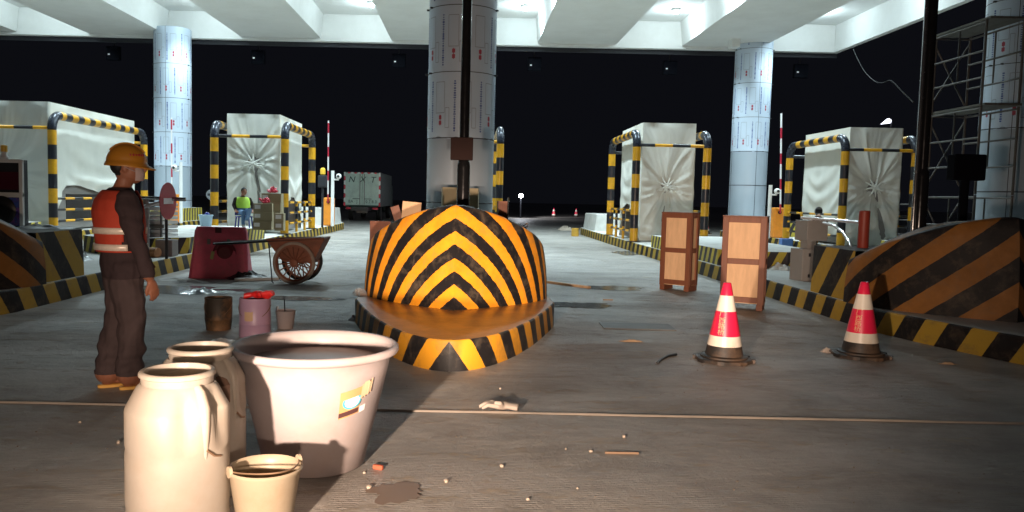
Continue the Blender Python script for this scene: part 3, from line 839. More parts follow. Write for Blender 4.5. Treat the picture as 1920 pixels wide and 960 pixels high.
MB().lathe([(.045, .1), (.045, .19), (.02, .2)], 16, (.03, 0, zt + .01)).build('beacon', M['amber'], t)
MB().tube([(0, .06, 0), (0, .06, zb + .02)], .06, 12).build('post', M['housing'], t)

# ------------------------------------------------------------------ lane machine, red pipe, wrapped pipe on the right island
q = P(1510, 523, 12.3)
t = thing('lane_machine', 'grey two part cabinet on a neck, left of the red pipe', 'cabinet', (q.x, 12.3, HK), R(14))
MB().box(0, 0, .245, .36, .30, .49).build('lower_cabinet', M['greybox'], t, smooth=False, bevel=.008)
MB().box(.02, 0, .55, .16, .16, .14).build('neck', M['greybox'], t, smooth=False)
MB().box(.06, 0, .77, .36, .30, .31).build('upper_box', M['greybox'], t, smooth=False, bevel=.008)
for z in (.08, .40): MB().box(-.06, -.155, z, .03, .012, .05).build('hinge', M['black'], t, smooth=False)
o = MB().box(0, 0, 0, .16, .012, .10, rot=Matrix.Rotation(R(-35), 3, 'Y')).build('paper_card', M['label'], smooth=False, loc=(P(1531, 411, 12.2).x, 12.2, P(1531, 411, 12.2).z))
tag(o, 'white card leaning on top of the grey cabinet', 'card')
q = P(1617, 474, 10.3)
o = MB().lathe([(.062, 0), (.066, .01), (.066, .47), (.058, .48), (.05, .47)], 24).build('red_pipe', M['redpost'], loc=(q.x, 10.3, .882))
tag(o, 'short upright red pipe standing on the rear step of the right block', 'pipe')
a, b = P(1503, 408, 11.9), P(1611, 417, 10.9)
mb = MB(); k = 24; pts = []; rr = []
for i in range(k): pts.append(a.lerp(b, i / (k - 1)) + Vector((0, 0, .008 * noise.noise((i * .9, 0, 0))))); rr.append(.022 + .01 * noise.noise((i * .7, 3, 0)))
o = mb.tube(pts, rr, 8).build('film_wrapped_bar', M['foil'], ang=25); tag(o, 'straight bar in shiny film between grey cabinet and red pipe', 'barrier arm')
pts = [P(1544, 418, 12.0), P(1564, 423, 11.7), P(1580, 435, 11.4), P(1591, 452, 10.9), P(1601, 474, 10.5)]
mb = MB(); fine = []; rr = []
for i in range(len(pts) - 1):
    for k in range(6): fine.append(pts[i].lerp(pts[i + 1], k / 6) + Vector((0, 0, .012 * noise.noise((i + k * .3, 7, 0))))); rr.append(.022 + .012 * noise.noise((i * 2 + k * .8, 3, 1)))
o = mb.tube(fine, rr, 8).build('wrapped_hose', M['foil'], ang=25); tag(o, 'curved hose in shiny film drooping towards the red pipe', 'hose')

# ------------------------------------------------------------------ crumpled soft things
def crumple(name, c, rx, ry, h, seed, m, label, cat, rotz=0, group=None, nseg=30):
    mb = MB(); rows = []
    for j in range(nseg // 2 + 1):
        q = j / (nseg // 2); r = []
        for k in range(nseg):
            a = 2 * PI * k / nseg
            e = 1 + .45 * noise.noise((math.cos(a) * 1.7, math.sin(a) * 1.7, seed)) + .16 * noise.noise((math.cos(a) * 6, math.sin(a) * 6, seed))
            x, y = rx * e * q * math.cos(a), ry * e * q * math.sin(a)
            z = h * (1 - q ** 1.5) * (.55 + .9 * abs(noise.noise((x / rx * 2.3, y / ry * 2.3, seed + 4)))) + h * .35 * abs(noise.noise((x / rx * 6, y / ry * 6, seed + 8))) * (1 - q * .5)
            r.append((x, y, max(.003, z)))
        rows.append(r)
    mb.grid(rows, None, 0, True)
    o = mb.build(name, M[m], ang=28, loc=c, rotz=rotz); tag(o, label, cat, group); return o
crumple('black_tarp', G(455, 526) + Vector((0, .25, 0)), .38, .22, .15, 3, 'tarp', 'heap of black tarpaulin beside the dark red water barrier', 'tarpaulin')
crumple('plastic_sheet', G(372, 549), .3, .22, .07, 5, 'plastic', 'crumpled grey plastic sheet left of the mud caked tin', 'plastic sheet')
crumple('plastic_sheet', G(425, 549), .34, .14, .035, 8, 'plastic', 'flat clear plastic sheet behind the pink tin', 'plastic sheet')
crumple('plastic_sheet', G(415, 641), .17, .1, .035, 12, 'plastic', 'small shiny plastic scrap behind the rear milky jug', 'plastic sheet')
crumple('plastic_sheet', G(664, 600), .06, .09, .06, 14, 'plastic', 'shiny plastic scrap against the left side of the centre kerb', 'plastic sheet')
crumple('plastic_sheet', G(676, 553, HK), .1, .14, .1, 18, 'plastic', 'plastic scrap on the deck left of the chevron block', 'plastic sheet')
crumple('plaster_bag', G(1452, 505, .26) + Vector((.1, 0, 0)), .22, .25, .12, 21, 'whiteconc', 'white plaster bag on the right island left of the grey cabinet', 'bag')
crumple('red_bag', G(1476, 502, .262), .10, .10, .16, 25, 'bag_red', 'crumpled red bag at the foot of the grey cabinet', 'bag')
crumple('rag', G(1551, 661), .06, .05, .05, 27, 'glove', 'dirty white rag left of the second road cone', 'rag')
crumple('rag', G(1182, 641), .11, .03, .03, 29, 'tan', 'yellowish strip of rag on the road left of the first cone', 'rag')
crumple('rag', G(1776, 683), .09, .035, .02, 33, 'tan', 'flat tan scrap near the right kerb', 'scrap')
crumple('plastic_sheet', G(158, 488, HK), .12, .2, .12, 35, 'plastic', 'white plastic scrap on the left island behind the crash block', 'plastic sheet')
crumple('dark_cloth', Vector((XC[-1] + .55, 10.6, .885)), .42, .35, .06, 37, 'tarp', 'black cloth lying on the rear step of the left block', 'cloth')
crumple('rubble', G(1060, 432), .35, .4, .25, 39, 'stone', 'pale rubble left of the far yellow tin', 'rubble heap')

# glove with fingers
def glove(c, rotz, label):
    mb = MB(); mb.ell((0, 0, .025), (.055, .045, .022))
    for (x, y, L, a) in ((.04, .03, .07, .25), (.05, .01, .08, .05), (.05, -.012, .075, -.12), (.04, -.032, .06, -.35)):
        dx, dy = math.cos(a), math.sin(a)
        mb.tube([(x - .02 * dx, y - .02 * dy, .022), (x + L * .5 * dx, y + L * .5 * dy, .03), (x + L * dx, y + L * dy, .013)], [.013, .012, .010], 8)
    mb.tube([(-.01, .03, .025), (.0, .07, .05), (.03, .085, .055)], [.015, .013, .011], 8)
    mb.tube([(-.03, 0, .025), (-.1, .005, .02)], [.036, .04], 10, sq=.45)
    o = remesh(mb, 'work_glove', [M['glove']], .006, smooth_it=2); o.location = c; o.rotation_euler = (0, 0, rotz); o.scale = (1.15, 1.15, 1.3)
    return tag(o, label, 'glove')
glove(G(940, 772) + Vector((0, 0, .012)), R(170), 'dirty knitted work glove lying across the pale floor joint')

# pebbles and small litter
pebbles = [(692, 917, .014, 'stone', 'pale pebble right of the tub, nearest the wet stain'), (938, 730, .010, 'stone', 'small pebble on the floor above the glove'), (1108, 848, .010, 'stone', 'pebble below the glove and left of the brown stick'),
           (1170, 821, .013, 'stone', 'flat pebble right of the floor middle'), (1061, 843, .008, 'stone', 'tiny dark pebble left of the brown stick'), (941, 876, .011, 'stone', 'pebble below the thin slurry ridge'),
           (837, 905, .013, 'stone', 'pebble in the bottom middle by plaster crumbs'), (222, 832, .014, 'stone', 'pebble left of the front milky jug'), (683, 888, .008, 'stone', 'tiny white pebble touching the tub'),
           (990, 938, .009, 'stone', 'small pebble near the bottom edge in the middle'), (1083, 917, .007, 'stone', 'tiny pebble near the bottom right of the middle'), (150, 793, .009, 'stone', 'tiny pebble below the floor joint at the left')]
for i, (u, v, r, m, lab) in enumerate(pebbles):
    mb = MB(); rr = random.Random(i); mb.ell((0, 0, r * .7), (r * rr.uniform(.9, 1.3), r * rr.uniform(.7, 1), r * .75), 0, 9, 6, Matrix.Rotation(rr.uniform(0, 3), 3, 'Z'))
    for p in mb.v: p += Vector((noise.noise(p * 90), noise.noise(p * 90 + Vector((5, 0, 0))), 0)) * r * .35
    tag(mb.build('pebble', M[m], loc=G(u, v), ang=20), lab, 'pebble', 'small pebbles scattered on the road')
rr = random.Random(77)
mb = MB()
for i in range(170):
    x = rr.uniform(-3, 3.6); y = rr.uniform(3.3, 9) if rr.random() < .6 else rr.uniform(3.2, 4.6)
    if math.hypot(x + .8, y - 4.1) < .4: continue
    r = rr.uniform(.002, .0055); mb.ell((x, y, r * .6), (r * rr.uniform(.8, 1.8), r, r * .7), 0, 6, 4)
o = mb.build('gravel', mat('dull grit', (.26, .22, .18), .9), ang=20); o['kind'] = 'stuff'
tag(MB().box(0, 0, .012, .055, .022, .024, rot=Matrix.Rotation(R(-20), 3, 'Z')).build('brick_chip', M['brick'], bevel=.004, loc=G(709, 880)), 'orange red chip on the floor right of the tub', 'brick chip')
tag(MB().tube([(-.095, 0, .008), (.095, .004, .008)], .007, 6).build('stick', M['straw'], loc=G(1166, 852)), 'thin brown stick lying on the near road', 'stick')
pts = [G(1232, 683), G(1240, 676), G(1252, 670), G(1268, 667)]
tag(MB().tube([p + Vector((0, 0, .012)) for p in pts], .012, 8).build('rubber_strip', M['black']), 'curved black rubber strip on the road left of the first cone', 'rubber strip')
a, b = G(1128, 612), G(1262, 616)
tag(MB().box(0, 0, .008, (b - a).length, .42, .012).build('floor_plate', M['plate'], smooth=False, bevel=.003, loc=(a + b) / 2 + Vector((0, .02, 0)), rotz=R(-2)), 'thin grey plate lying flat on the road right of the centre island', 'floor plate')
a, b = G(1022, 530), G(1105, 541)
d = b - a
tag(MB().box(0, 0, .02, d.length, .07, .035).build('timber_board', M['ply'], smooth=False, loc=(a + b) / 2, rotz=math.atan2(d.y, d.x)), 'pale timber board on the road right of the chevron block', 'board')
tag(MB().box(0, 0, .008, .14, .03, .012).build('timber_scrap', M['ply'], smooth=False, loc=G(1140, 563)), 'small pale timber scrap by the dark wet patch', 'timber scrap')
a, b = G(440, 528), G(523, 526)
d = b - a
tag(MB().tube([(-d.length / 2, 0, .03), (d.length / 2, 0, .03)], .028, 14).build('plastic_pipe', M['white'], loc=(a + b) / 2, rotz=math.atan2(d.y, d.x)), 'white plastic pipe lying under the wheelbarrow handles', 'pipe')
q = G(1078, 443)
tag(MB().lathe([(.14, 0), (.145, .02), (.14, .30), (.145, .31), (.12, .315)], 24).build('yellow_tin', mat('yellow tin', (.7, .4, .06), .5), loc=q), 'yellow tin standing far down the right lane by the kerb', 'tin')
for (u, v, Y, z, s_, lab) in ((1473, 463, 20.5, 0.0, .34, 'blue box on the road behind the grey cabinet'), ):
    q = G(u, 466); tag(MB().box(0, 0, .16, .36, .3, .32).build('blue_box', mat('blue plastic', (.08, .18, .45), .5), smooth=False, bevel=.02, loc=q), lab, 'box')

# ------------------------------------------------------------------ road cones
def cone_parts(t):
    prof = [(.165, .052), (.158, .10), (.150, .132)]
    def rad(z): return .158 - (.158 - .036) * (z - .10) / .60
    o = MB(); pts = []
    for k in range(8): pts.append((PI / 4 * k + PI / 8))
    mb = MB()
    s8 = [(.262 * math.cos(a), .262 * math.sin(a)) for a in pts]
    mb.grid([[(x, y, .001) for x, y in s8], [(x, y, .028) for x, y in s8], [(x * .93, y * .93, .036) for x, y in s8]], None, 0, True); mb.poly([(x * .93, y * .93, .036) for x, y in s8])
    mb.lathe([(.205, .036), (.205, .05), (.175, .058), (.16, .058)], 32, capb=False, capt=False)
    for a in pts: mb.box(.235 * math.cos(a), .235 * math.sin(a), .018, .07, .06, .032, a)
    mb.build('rubber_base', M['rubber'], t, ang=30)
    def band(nm, za, zb, m, e=0.0, cap=False):
        pr = [(rad(za) + e, za), (rad(zb) + e, zb)]
        if cap: pr += [(rad(zb) - .006, zb + .008), (rad(zb) - .014, zb + .006), (rad(zb) - .016, zb - .05)]
        return MB().lathe(pr, 36, capb=False, capt=False).build(nm, M[m], t, ang=50)
    band('black_collar', .05, .145, 'rubber')
    band('white_sleeve', .145, .235, 'cone_white', .002); red = band('red_sleeve', .235, .455, 'cone_red', .003)
    band('white_sleeve', .455, .595, 'cone_white', .002); band('red_tip', .595, .70, 'cone_red', 0, True)
    mb = MB(); A0 = R(-90 - 34)
    for i, ch in enumerate('广西路桥'):
        vs, fs = text_mb(ch, .056); zc = .432 - i * .054; b = len(mb.v)
        for p in vs:
            z = zc + p.y; r = rad(z) + .0055; mb.v.append(Vector((r * math.cos(A0 + p.x * 1.15 / r), r * math.sin(A0 + p.x * 1.15 / r), z)))
        for f in fs: mb.face([b + q for q in f])
    mb.build('lettering', M['cone_text'], red, smooth=False)
G1, G2 = G(1357, 676), G(1613, 668)
cone = thing('road_cone', 'red and white road cone in front of the second wooden crate', 'road cone', G1, 0, 'red and white road cones')
cone_parts(cone)
dup(cone, G2, R(-10), 'red and white road cone beside the dim right crash block')
for (u, v, lab) in ((1323, 438, 'distant road cone between the two wooden crates'), (1038, 407, 'tiny far road cone in the dark, first right of the white lamp'), (1080, 407, 'tiny far road cone in the dark, nearer the white concrete block')):
    dup(cone, G(u, v), R(40), lab)

# ------------------------------------------------------------------ wooden crates
def crate(c, rz, W, D, H, label, gr='red brown framed wooden crates'):
    t = thing('wooden_crate', label, 'crate', c, rz, gr)
    z0 = .08; f = .075
    MB().box(0, 0, z0 + (H - z0) / 2, W - .03, D - .03, H - z0 - .02).build('plywood_panel', M['ply'], t, smooth=False)
    def fr(sx, sy, w, nrm, mid):
        mb = MB(); h = H - z0
        for s in (-1, 1):
            a = s * (w / 2 - f / 2)
            if nrm == 'y': mb.box(a, sy * (D / 2 - .006), z0 + h / 2, f, .024, h)
            else: mb.box(sx * (W / 2 - .006), a, z0 + h / 2, .024, f - .01, h - .002)
        zz = [z0 + f / 2 + .02, H - f / 2]
        if mid: zz.append(z0 + h * .49)
        for z in zz:
            if nrm == 'y': mb.box(0, sy * (D / 2 - .006), z, w - 2 * f - .001, .022, f)
            else: mb.box(sx * (W / 2 - .006), 0, z, .022, w - 2 * f, f)
        mb.build('timber_frame', M['crateframe'], t, smooth=False, bevel=.003)
    fr(0, -1, W, 'y', True); fr(0, 1, W, 'y', True); fr(-1, 0, D - .04, 'x', True); fr(1, 0, D - .04, 'x', True)
    for sx in (-1, 1): MB().box(sx * (W / 2 - .045), 0, z0 / 2, .08, D, z0 - .001).build('skid', M['crateframe'], t, smooth=False, bevel=.004)
    MB().box(0, 0, H + .008, W + .01, D + .01, .014).build('lid', M['crateframe'], t, smooth=False)
    return t
c1 = G(1275, 546); c2 = G(1394, 582)
crate((c1.x + .02, c1.y + .2, 0), R(-38), .50, .34, 1.24, 'upright wooden crate with a pale plywood side, behind the first')
crate((c2.x + .05, c2.y + .2, 0), R(-25), .55, .34, 1.24, 'upright wooden crate right behind the first road cone')
for o in list(bpy.data.objects):
    if o.get('label') == 'upright wooden crate with a pale plywood side, behind the first': o['label'] = 'farther upright crate showing its pale plywood side, left of the other crate'

# ------------------------------------------------------------------ dark red water barrier
q = G(408, 522)
t = thing('water_barrier', 'dark red plastic water barrier under the wheelbarrow handles', 'water barrier', q + Vector((0, .2, 0)), R(4))
mb = MB(); L, Hh = .97, .84
def sec(z):   # half thickness, half length by height
    s = z / Hh
    return (.25 - .12 * min(1, s * 1.6) if s < .6 else .13 - .03 * (s - .6) / .4), L / 2 - .07 * s
rows = []
for j in range(13):
    z = Hh * j / 12; hy, hx = sec(z); hx -= .02 * (j == 12); hy -= .02 * (j == 12); ch = .05
    rows.append([(-hx + ch, -hy, z), (hx - ch, -hy, z), (hx, -hy + ch, z), (hx, hy - ch, z), (hx - ch, hy, z), (-hx + ch, hy, z), (-hx, hy - ch, z), (-hx, -hy + ch, z)])
mb.grid(rows, None, 0, True); mb.poly(rows[-1]); body = mb.build('body', M['plastic_red'], t, ang=30, bevel=.012)
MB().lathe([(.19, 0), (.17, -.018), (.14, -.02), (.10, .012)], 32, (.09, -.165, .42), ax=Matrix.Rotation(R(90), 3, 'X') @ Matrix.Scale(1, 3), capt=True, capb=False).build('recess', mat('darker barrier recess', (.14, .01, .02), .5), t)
MB().box(-.02, -.116, Hh - .05, .10, .02, .09).build('filler_notch', mat('barrier notch', (.06, .005, .01), .6), t, smooth=False)
for x in (-.17, .15): MB().box(x, -.135, .60, .05, .02, .09).build('bracket', M['cement'], t, smooth=False)
MB().box(-.10, -.195, .38, .05, .01, .13, rot=Matrix.Rotation(R(12), 3, 'Y')).build('sticker', mat('yellow green sticker', (.4, .4, .15), .6), t, smooth=False)

# ------------------------------------------------------------------ wheelbarrow cart
q = G(551, 533)
t = thing('wheelbarrow', 'rusty two wheeled barrow with spoked wheels and long black handles', 'wheelbarrow', q + Vector((0, .0, 0)), R(-3))
WR = .335
for i, yy in enumerate((0.0, .50)):
    w = bpy.data.objects.new('wheel', None)
    rx = Matrix.Rotation(R(90), 3, 'X'); c = (.0, yy, WR)
    mb = MB(); mb.lathe([(WR - .045, -.024), (WR - .012, -.026), (WR, -.015), (WR, .015), (WR - .012, .026), (WR - .045, .024), (WR - .045, -.024)], 48, c, ax=rx, capb=False, capt=False)
    wh = mb.build('wheel', M['tyre'] if i else M['rustgrey'], t, ang=40)
    mb = MB()
    mb.lathe([(WR - .075, -.02), (WR - .042, -.02), (WR - .042, .02), (WR - .075, .02), (WR - .075, -.02)], 48, c, ax=rx, capb=False, capt=False)
    mb.build('rim', M['rust'], wh, ang=40)
    for k in range(16):
        a = 2 * PI * k / 16 + .1
        MB().tube([(c[0] + .05 * math.cos(a), yy, WR + .05 * math.sin(a)), (c[0] + (WR - .06) * math.cos(a), yy, WR + (WR - .06) * math.sin(a))], .011, 6).build('spoke', M['rust'], wh)
    MB().lathe([(.03, -.05), (.06, -.04), (.06, .04), (.03, .05)], 20, c, ax=rx).build('hub', M['rust'], wh)
MB().tube([(0, -.04, WR), (0, .54, WR)], .02, 10).build('axle', M['rust'], t)
mb = MB(); yA, yB = .08, .42   # tray
prof = [(-.44, .69), (-.20, .36), (.27, .34), (.46, .73)]
rows = [[(x, yA - (.05 if z > .6 else 0), z) for x, z in prof], [(x, yB + (.05 if z > .6 else 0), z) for x, z in prof]]
mb.grid(rows, None, 0); mb.poly(rows[0]); mb.poly(rows[1][::-1])
tr = mb.build('tray', M['rust'], t, smooth=False)
sm = tr.modifiers.new('thick', 'SOLIDIFY'); sm.thickness = .012
mb = MB(); mb.tube([rows[0][0], rows[0][3], rows[1][3], rows[1][0], rows[0][0]], .014, 6); mb.build('tray_rim', M['rust'], t)
mb = MB(); mb.box(0, .25, .68, .6, .3, .04, rot=Matrix.Rotation(R(-3), 3, 'Y')); mb.build('dried_cement', M['rustgrey'], t, bevel=.015)
for yy in (.05, .45):
    MB().tube([(.46, yy, .715), (-.44, yy, .665), (-.95, yy, .62), (-1.30, yy - .02, .60)], [.018, .02, .02, .018], 8).build('handle', M['black'], t)
    MB().tube([(-.42, yy, .66), (-.36, yy, .02), (-.33, yy, .005)], .010, 6).build('prop_leg', M['black'], t)

# ------------------------------------------------------------------ tins, jugs, tub, pail
def tin(c, r, h, m, inside, label, nm, taper=1.0):
    t = thing(nm, label, 'tin', c)
    mb = MB(); mb.lathe([(r * taper, .001), (r * taper * 1.01, .012), (r * taper, .02), (r, h * .33), (r * 1.012, h * .335), (r, h * .345), (r, h - .015), (r * 1.02, h - .008), (r * 1.015, h), (r * .97, h), (r * .95, h - .05), (r * .93, h * .8)], 40, capt=False)
    mb.build('shell', M[m], t, ang=60)
    MB().lathe([(.001, h * .8), (r * .94, h * .8)], 40, capb=False, capt=False).build('contents', M[inside], t)
    pts = [(-r * 1.02, 0, h * .82)] + [(-r * 1.03 * math.cos(a), -r * .95 * math.sin(a), h * .82 - .13 * math.sin(a)) for a in [PI * k / 12 for k in range(1, 12)]] + [(r * 1.02, 0, h * .82)]
    MB().tube(pts, .0045, 6).build('bail_handle', M['wire'], t)
    return t
q = G(403, 621); tin(q + Vector((0, .12, 0)), .138, .335, 'brown_tin', 'tarp', 'mud caked dark tin left of the pink tin', 'paint_tin', .9)
q = G(472, 634); pk = tin(q + Vector((0, .12, 0)), .152, .385, 'pinktin', 'tarp', 'pink tin with a red glove lying over its rim', 'paint_tin')
MB().lathe([(.1535, .17), (.1535, .27)], 12, capb=False, capt=False).build('paper_scrap', M['tan'], pk).hide_render = True
for o in list(bpy.data.objects):
    if o.name.startswith('paper_scrap'): bpy.data.objects.remove(o)
mb = MB(); rows = []
for zz in (.17, .26): rows.append([(.1545 * math.cos(R(a)), .1545 * math.sin(R(a)), zz + .01 * noise.noise((a * .1, zz, 0))) for a in range(-115, -79, 4)])
mb.grid(rows); mb.build('paper_scrap', M['tan'], pk)
mb = MB(); p0 = q + Vector((0, .12, .385))
mb.ell((0.05, 0, .022), (.075, .05, .022)); mb.ell((.13, .01, .02), (.05, .045, .026))
for k in range(4): mb.tube([(.08, -.03 + k * .02, .025), (.17, -.035 + k * .023, .035), (.2, -.04 + k * .026, .02)], [.014, .013, .01], 8)
mb.tube([(.04, -.03, .02), (.07, -.075, .03), (.1, -.085, .02)], [.014, .013, .01], 8)
mb.tube([(-.02, .0, .02), (-.09, -.01, .012)], [.03, .034], 10, sq=.5)
o = remesh(mb, 'rubber_glove', [M['red']], .006, smooth_it=2); o.location = p0 + Vector((.0, -.06, .0)); o.scale = (1, 1.1, 1.8); tag(o, 'red rubber glove draped on the pink tin', 'glove')
q = G(532, 618); c_ = thing('plastic_cup', 'half full translucent cup with a brush, right of the pink tin', 'cup', q + Vector((0, .08, 0)))
MB().lathe([(.078, .001), (.08, .01), (.105, .19), (.112, .195), (.1, .19), (.075, .02)], 28, capt=False).build('shell', M['tub'], c_, ang=50)
MB().lathe([(.001, .10), (.088, .10)], 24, capb=False, capt=False).build('contents', M['mud'], c_)
MB().tube([(.0, 0, .03), (-.02, .02, .34)], .006, 6).build('brush_handle', M['black'], c_)
MB().tube([(-.09, .0, .19), (-.085, 0, .235)], .012, 6).build('grip', M['label'], c_)

TY = 4.15
tubx = P(591, 650, TY).x
t = thing('plastic_tub', 'big round pinkish white tub half full, centre of the near group', 'tub', (tubx, TY, 0))
prof = [(.245, .001), (.262, .012), (.30, .18), (.345, .36), (.385, .53), (.395, .585), (.405, .592), (.43, .600), (.438, .612), (.436, .632), (.425, .640), (.405, .636), (.392, .615), (.382, .56), (.36, .45)]
MB().lathe(prof, 72, capt=False).build('shell', M['tub'], t, ang=50)
MB().lathe([(.001, .55), (.375, .55)], 60, capb=False, capt=False).build('water', mat('murky tub water', (.42, .32, .27), .4, var=.08), t)
def tubr(z):
    pp = prof[:6]
    for (ra, za), (rb, zb) in zip(pp, pp[1:]):
        if za <= z <= zb: return ra + (rb - ra) * (z - za) / (zb - za)
    return pp[-1][0]
lq = P(661, 742, TY - .33); az0 = math.atan2(lq.y - TY, lq.x - tubx)
az0 = R(-90) + math.asin(max(-1, min(1, (P(661, 742, TY - .33).x - tubx) / tubr(.40))))
ZL = .415
def patch(nm, da0, da1, z0, z1, m, e, parent, sl=.0, nn=8, wob=0):
    mb = MB(); rows = []
    for z in (z0, z1):
        rows.append([((tubr(z) + e) * math.cos(az0 + da0 + (da1 - da0) * k / nn), (tubr(z) + e) * math.sin(az0 + da0 + (da1 - da0) * k / nn), z + sl * (k / nn - .5) + wob * noise.noise((k * .9, z * 9, 1))) for k in range(nn + 1)])
    mb.grid(rows); return mb.build(nm, M[m], parent)
lbl = patch('paper_label', -.24, .22, ZL - .085, ZL + .055, 'brownpaper', .002, t, .03)
patch('label_strip', -.24, .09, ZL - .083, ZL - .058, 'darkpaper', .0032, lbl, .02)
patch('barcode', .10, .215, ZL - .075, ZL - .042, 'label', .0032, lbl, .008)
patch('torn_corner', .06, .25, ZL + .01, ZL + .085, 'tan', .012, lbl, .02, 8, .015)
mb = MB()
for (ra, rb, m) in ((.8, 1.0, 0), (0.0, .78, 1)):
    rows = []
    for f in (ra, rb): rows.append([((tubr(ZL) + .0042) * math.cos(az0 - .05 + .15 * f * math.cos(2 * PI * k / 28)), (tubr(ZL) + .0042) * math.sin(az0 - .05 + .15 * f * math.cos(2 * PI * k / 28)), ZL - .01 + .036 * f * math.sin(2 * PI * k / 28) + .03 * f * math.cos(2 * PI * k / 28) * .3) for k in range(28)])
    mb.grid(rows, None, m, True)
mb.build('label_oval', [M['bluepaper'], M['label']], lbl)

def jug(c, rz, label, ang_scale=1.0):
    t = thing('plastic_jug', label, 'jug', c, rz, 'milky wide mouthed jugs')
    mb = MB(); rows = []
    prof = [(.185, .001), (.2, .012), (.203, .05), (.2, .14), (.203, .16), (.203, .36), (.2, .38), (.203, .40), (.203, .532), (.200, .546), (.195, .556), (.158, .628), (.142, .644)]
    seg = 72
    for (r, z) in prof:
        row = []
        for k in range(seg):
            a = 2 * PI * k / seg; e = 1 - .045 * (math.cos(4 * a) * .5 - .5) * .0
            rr = r * (1 + .022 * math.cos(4 * a))
            # hand hold hollows either side of the grip
            da = (a - R(-38) + PI) % (2 * PI) - PI
            if .40 < z < .63:
                w = math.exp(-((z - .53) / .07) ** 2)
                rr -= .035 * w * (math.exp(-((da - .42) / .2) ** 2) + math.exp(-((da + .42) / .2) ** 2))
            row.append((rr * math.cos(a), rr * math.sin(a), z))
        rows.append(row)
    mb.grid(rows, None, 0, True); mb.poly(rows[0][::-1])
    mb.build('body', M['jug'], t, ang=60)
    mb = MB(); mb.lathe([(.138, .638), (.1415, .65), (.1415, .671), (.150, .676), (.150, .687), (.143, .694), (.130, .694), (.126, .68), (.128, .645), (.15, .61), (.17, .5), (.18, .2)], 60, capb=False, capt=False)
    mb.build('mouth_ring', M['jug'], t, ang=50)
    MB().lathe([(.001, .53), (.165, .53)], 48, capb=False, capt=False).build('contents', M['mud'], t)
    a = R(-38); ca, sa = math.cos(a), math.sin(a)
    pts = [(.140 * ca, .140 * sa, .642), (.160 * ca, .160 * sa, .622), (.186 * ca, .186 * sa, .565), (.190 * ca, .190 * sa, .50), (.193 * ca, .193 * sa, .43), (.193 * ca, .193 * sa, .36)]
    MB().tube(pts, [.016, .020, .022, .020, .014, .006], 12).build('grip', M['jug'], t)
    MB().tube([(.2045 * ca, .2045 * sa, .40), (.205 * math.cos(a + .18), .205 * math.sin(a + .18), .37), (.205 * math.cos(a + .36), .205 * math.sin(a + .36), .36)], .005, 6).build('cord', M['wire'], t)
    return t
j1 = P(333, 705, 3.22); j2 = P(376, 664, 3.72)
jg = jug((j1.x, 3.22, 0), 0, 'front milky jug glowing in the lamp light, nearest the camera')
d2 = dup(jg, (j2.x, 3.72, 0), R(18), 'rear milky jug with a brown stain, behind the front jug')
stain = MB(); rows = []
for j in range(7):
    rows.append([((.2075 - (.05 * max(0, j - 4) / 2)) * math.cos(R(-48 - 18 + k * 3 + 2.2 * noise.noise((j * .9, k, 0)))), (.2075 - (.05 * max(0, j - 4) / 2)) * math.sin(R(-48 - 18 + k * 3 + 2.2 * noise.noise((j * .9, k, 0)))), .46 + j * .02) for k in range(6)])
stain.grid(rows); stain.build('paint_stain', mat('brown paint stain', (.17, .1, .07), .6), d2)
q = P(497, 880, 3.27)
t = thing('small_pail', 'small off white pail with wire bail, in front of the tub', 'pail', (q.x, 3.27, 0))
prof = [(.105, .001), (.108, .01), (.146, .262), (.153, .268), (.156, .278), (.150, .283), (.143, .278), (.138, .25), (.115, .08)]
MB().lathe(prof, 56, capt=False).build('shell', M['pail'], t, ang=50)
MB().lathe([(.001, .10), (.117, .10)], 40, capb=False, capt=False).build('water', M['mud'], t)
for a in (R(215), R(35)):
    MB().lathe([(.001, -.006), (.024, -.006), (.024, .006), (.001, .006)], 18, (.15 * math.cos(a), .15 * math.sin(a), .282), ax=Matrix.Rotation(a, 3, 'Z') @ Matrix.Rotation(R(90), 3, 'Y')).build('bail_lug', M['pail'], t)
e0, e1 = Vector((.15 * math.cos(R(215)), .15 * math.sin(R(215)), .285)), Vector((.15 * math.cos(R(35)), .15 * math.sin(R(35)), .285))
ax = (e1 - e0).normalized(); side = Vector((ax.y, -ax.x, 0))
pts = [e0 + (e1 - e0) * (k / 16) * 1.0 + side * .17 * math.sin(PI * k / 16) ** .8 + Vector((0, 0, .02 * math.sin(PI * k / 16) + .006 * noise.noise((k, 0, 0)))) for k in range(17)]
MB().tube(pts, .0035, 6).build('wire_bail', M['wire'], t)

# ------------------------------------------------------------------ things on and behind the central block
def panel(name, u0, v0, u1, v1, Y, m, label, cat, tilt=0, rz=0, th=.02, zb=None):
    a, b = P(u0, v0, Y), P(u1, v1, Y)
    z0 = zb if zb is not None else b.z
    o = MB().box(0, 0, 0, abs(b.x - a.x), th, a.z - z0, rot=Matrix.Rotation(R(tilt), 3, 'Y')).build(name, M[m] if isinstance(m, str) else m, smooth=False, loc=((a.x + b.x) / 2, Y, (a.z + z0) / 2), rotz=R(rz), bevel=.003)
    tag(o, label, cat); return o
panel('plywood_offcut', 753, 378, 788, 402, 10.62, 'ply', 'pale plywood offcut standing behind the left shoulder of the chevron block', 'board', 4, 0, .02, .883)
panel('plywood_offcut', 740, 385, 756, 402, 10.72, 'crateframe', 'brown board leaning left of the pale plywood offcut', 'board', -18, 0, .02, .90)
panel('red_board', 694, 414, 732, 443, 11.6, 'rust', 'rust red board behind the left edge of the chevron block', 'board', 0, 0, .05, .262)
panel('brown_carton', 933, 377, 950, 410, 10.7, 'crateframe', 'brown carton on the rear step right of the central column', 'carton', 0, 8, .12, .883)
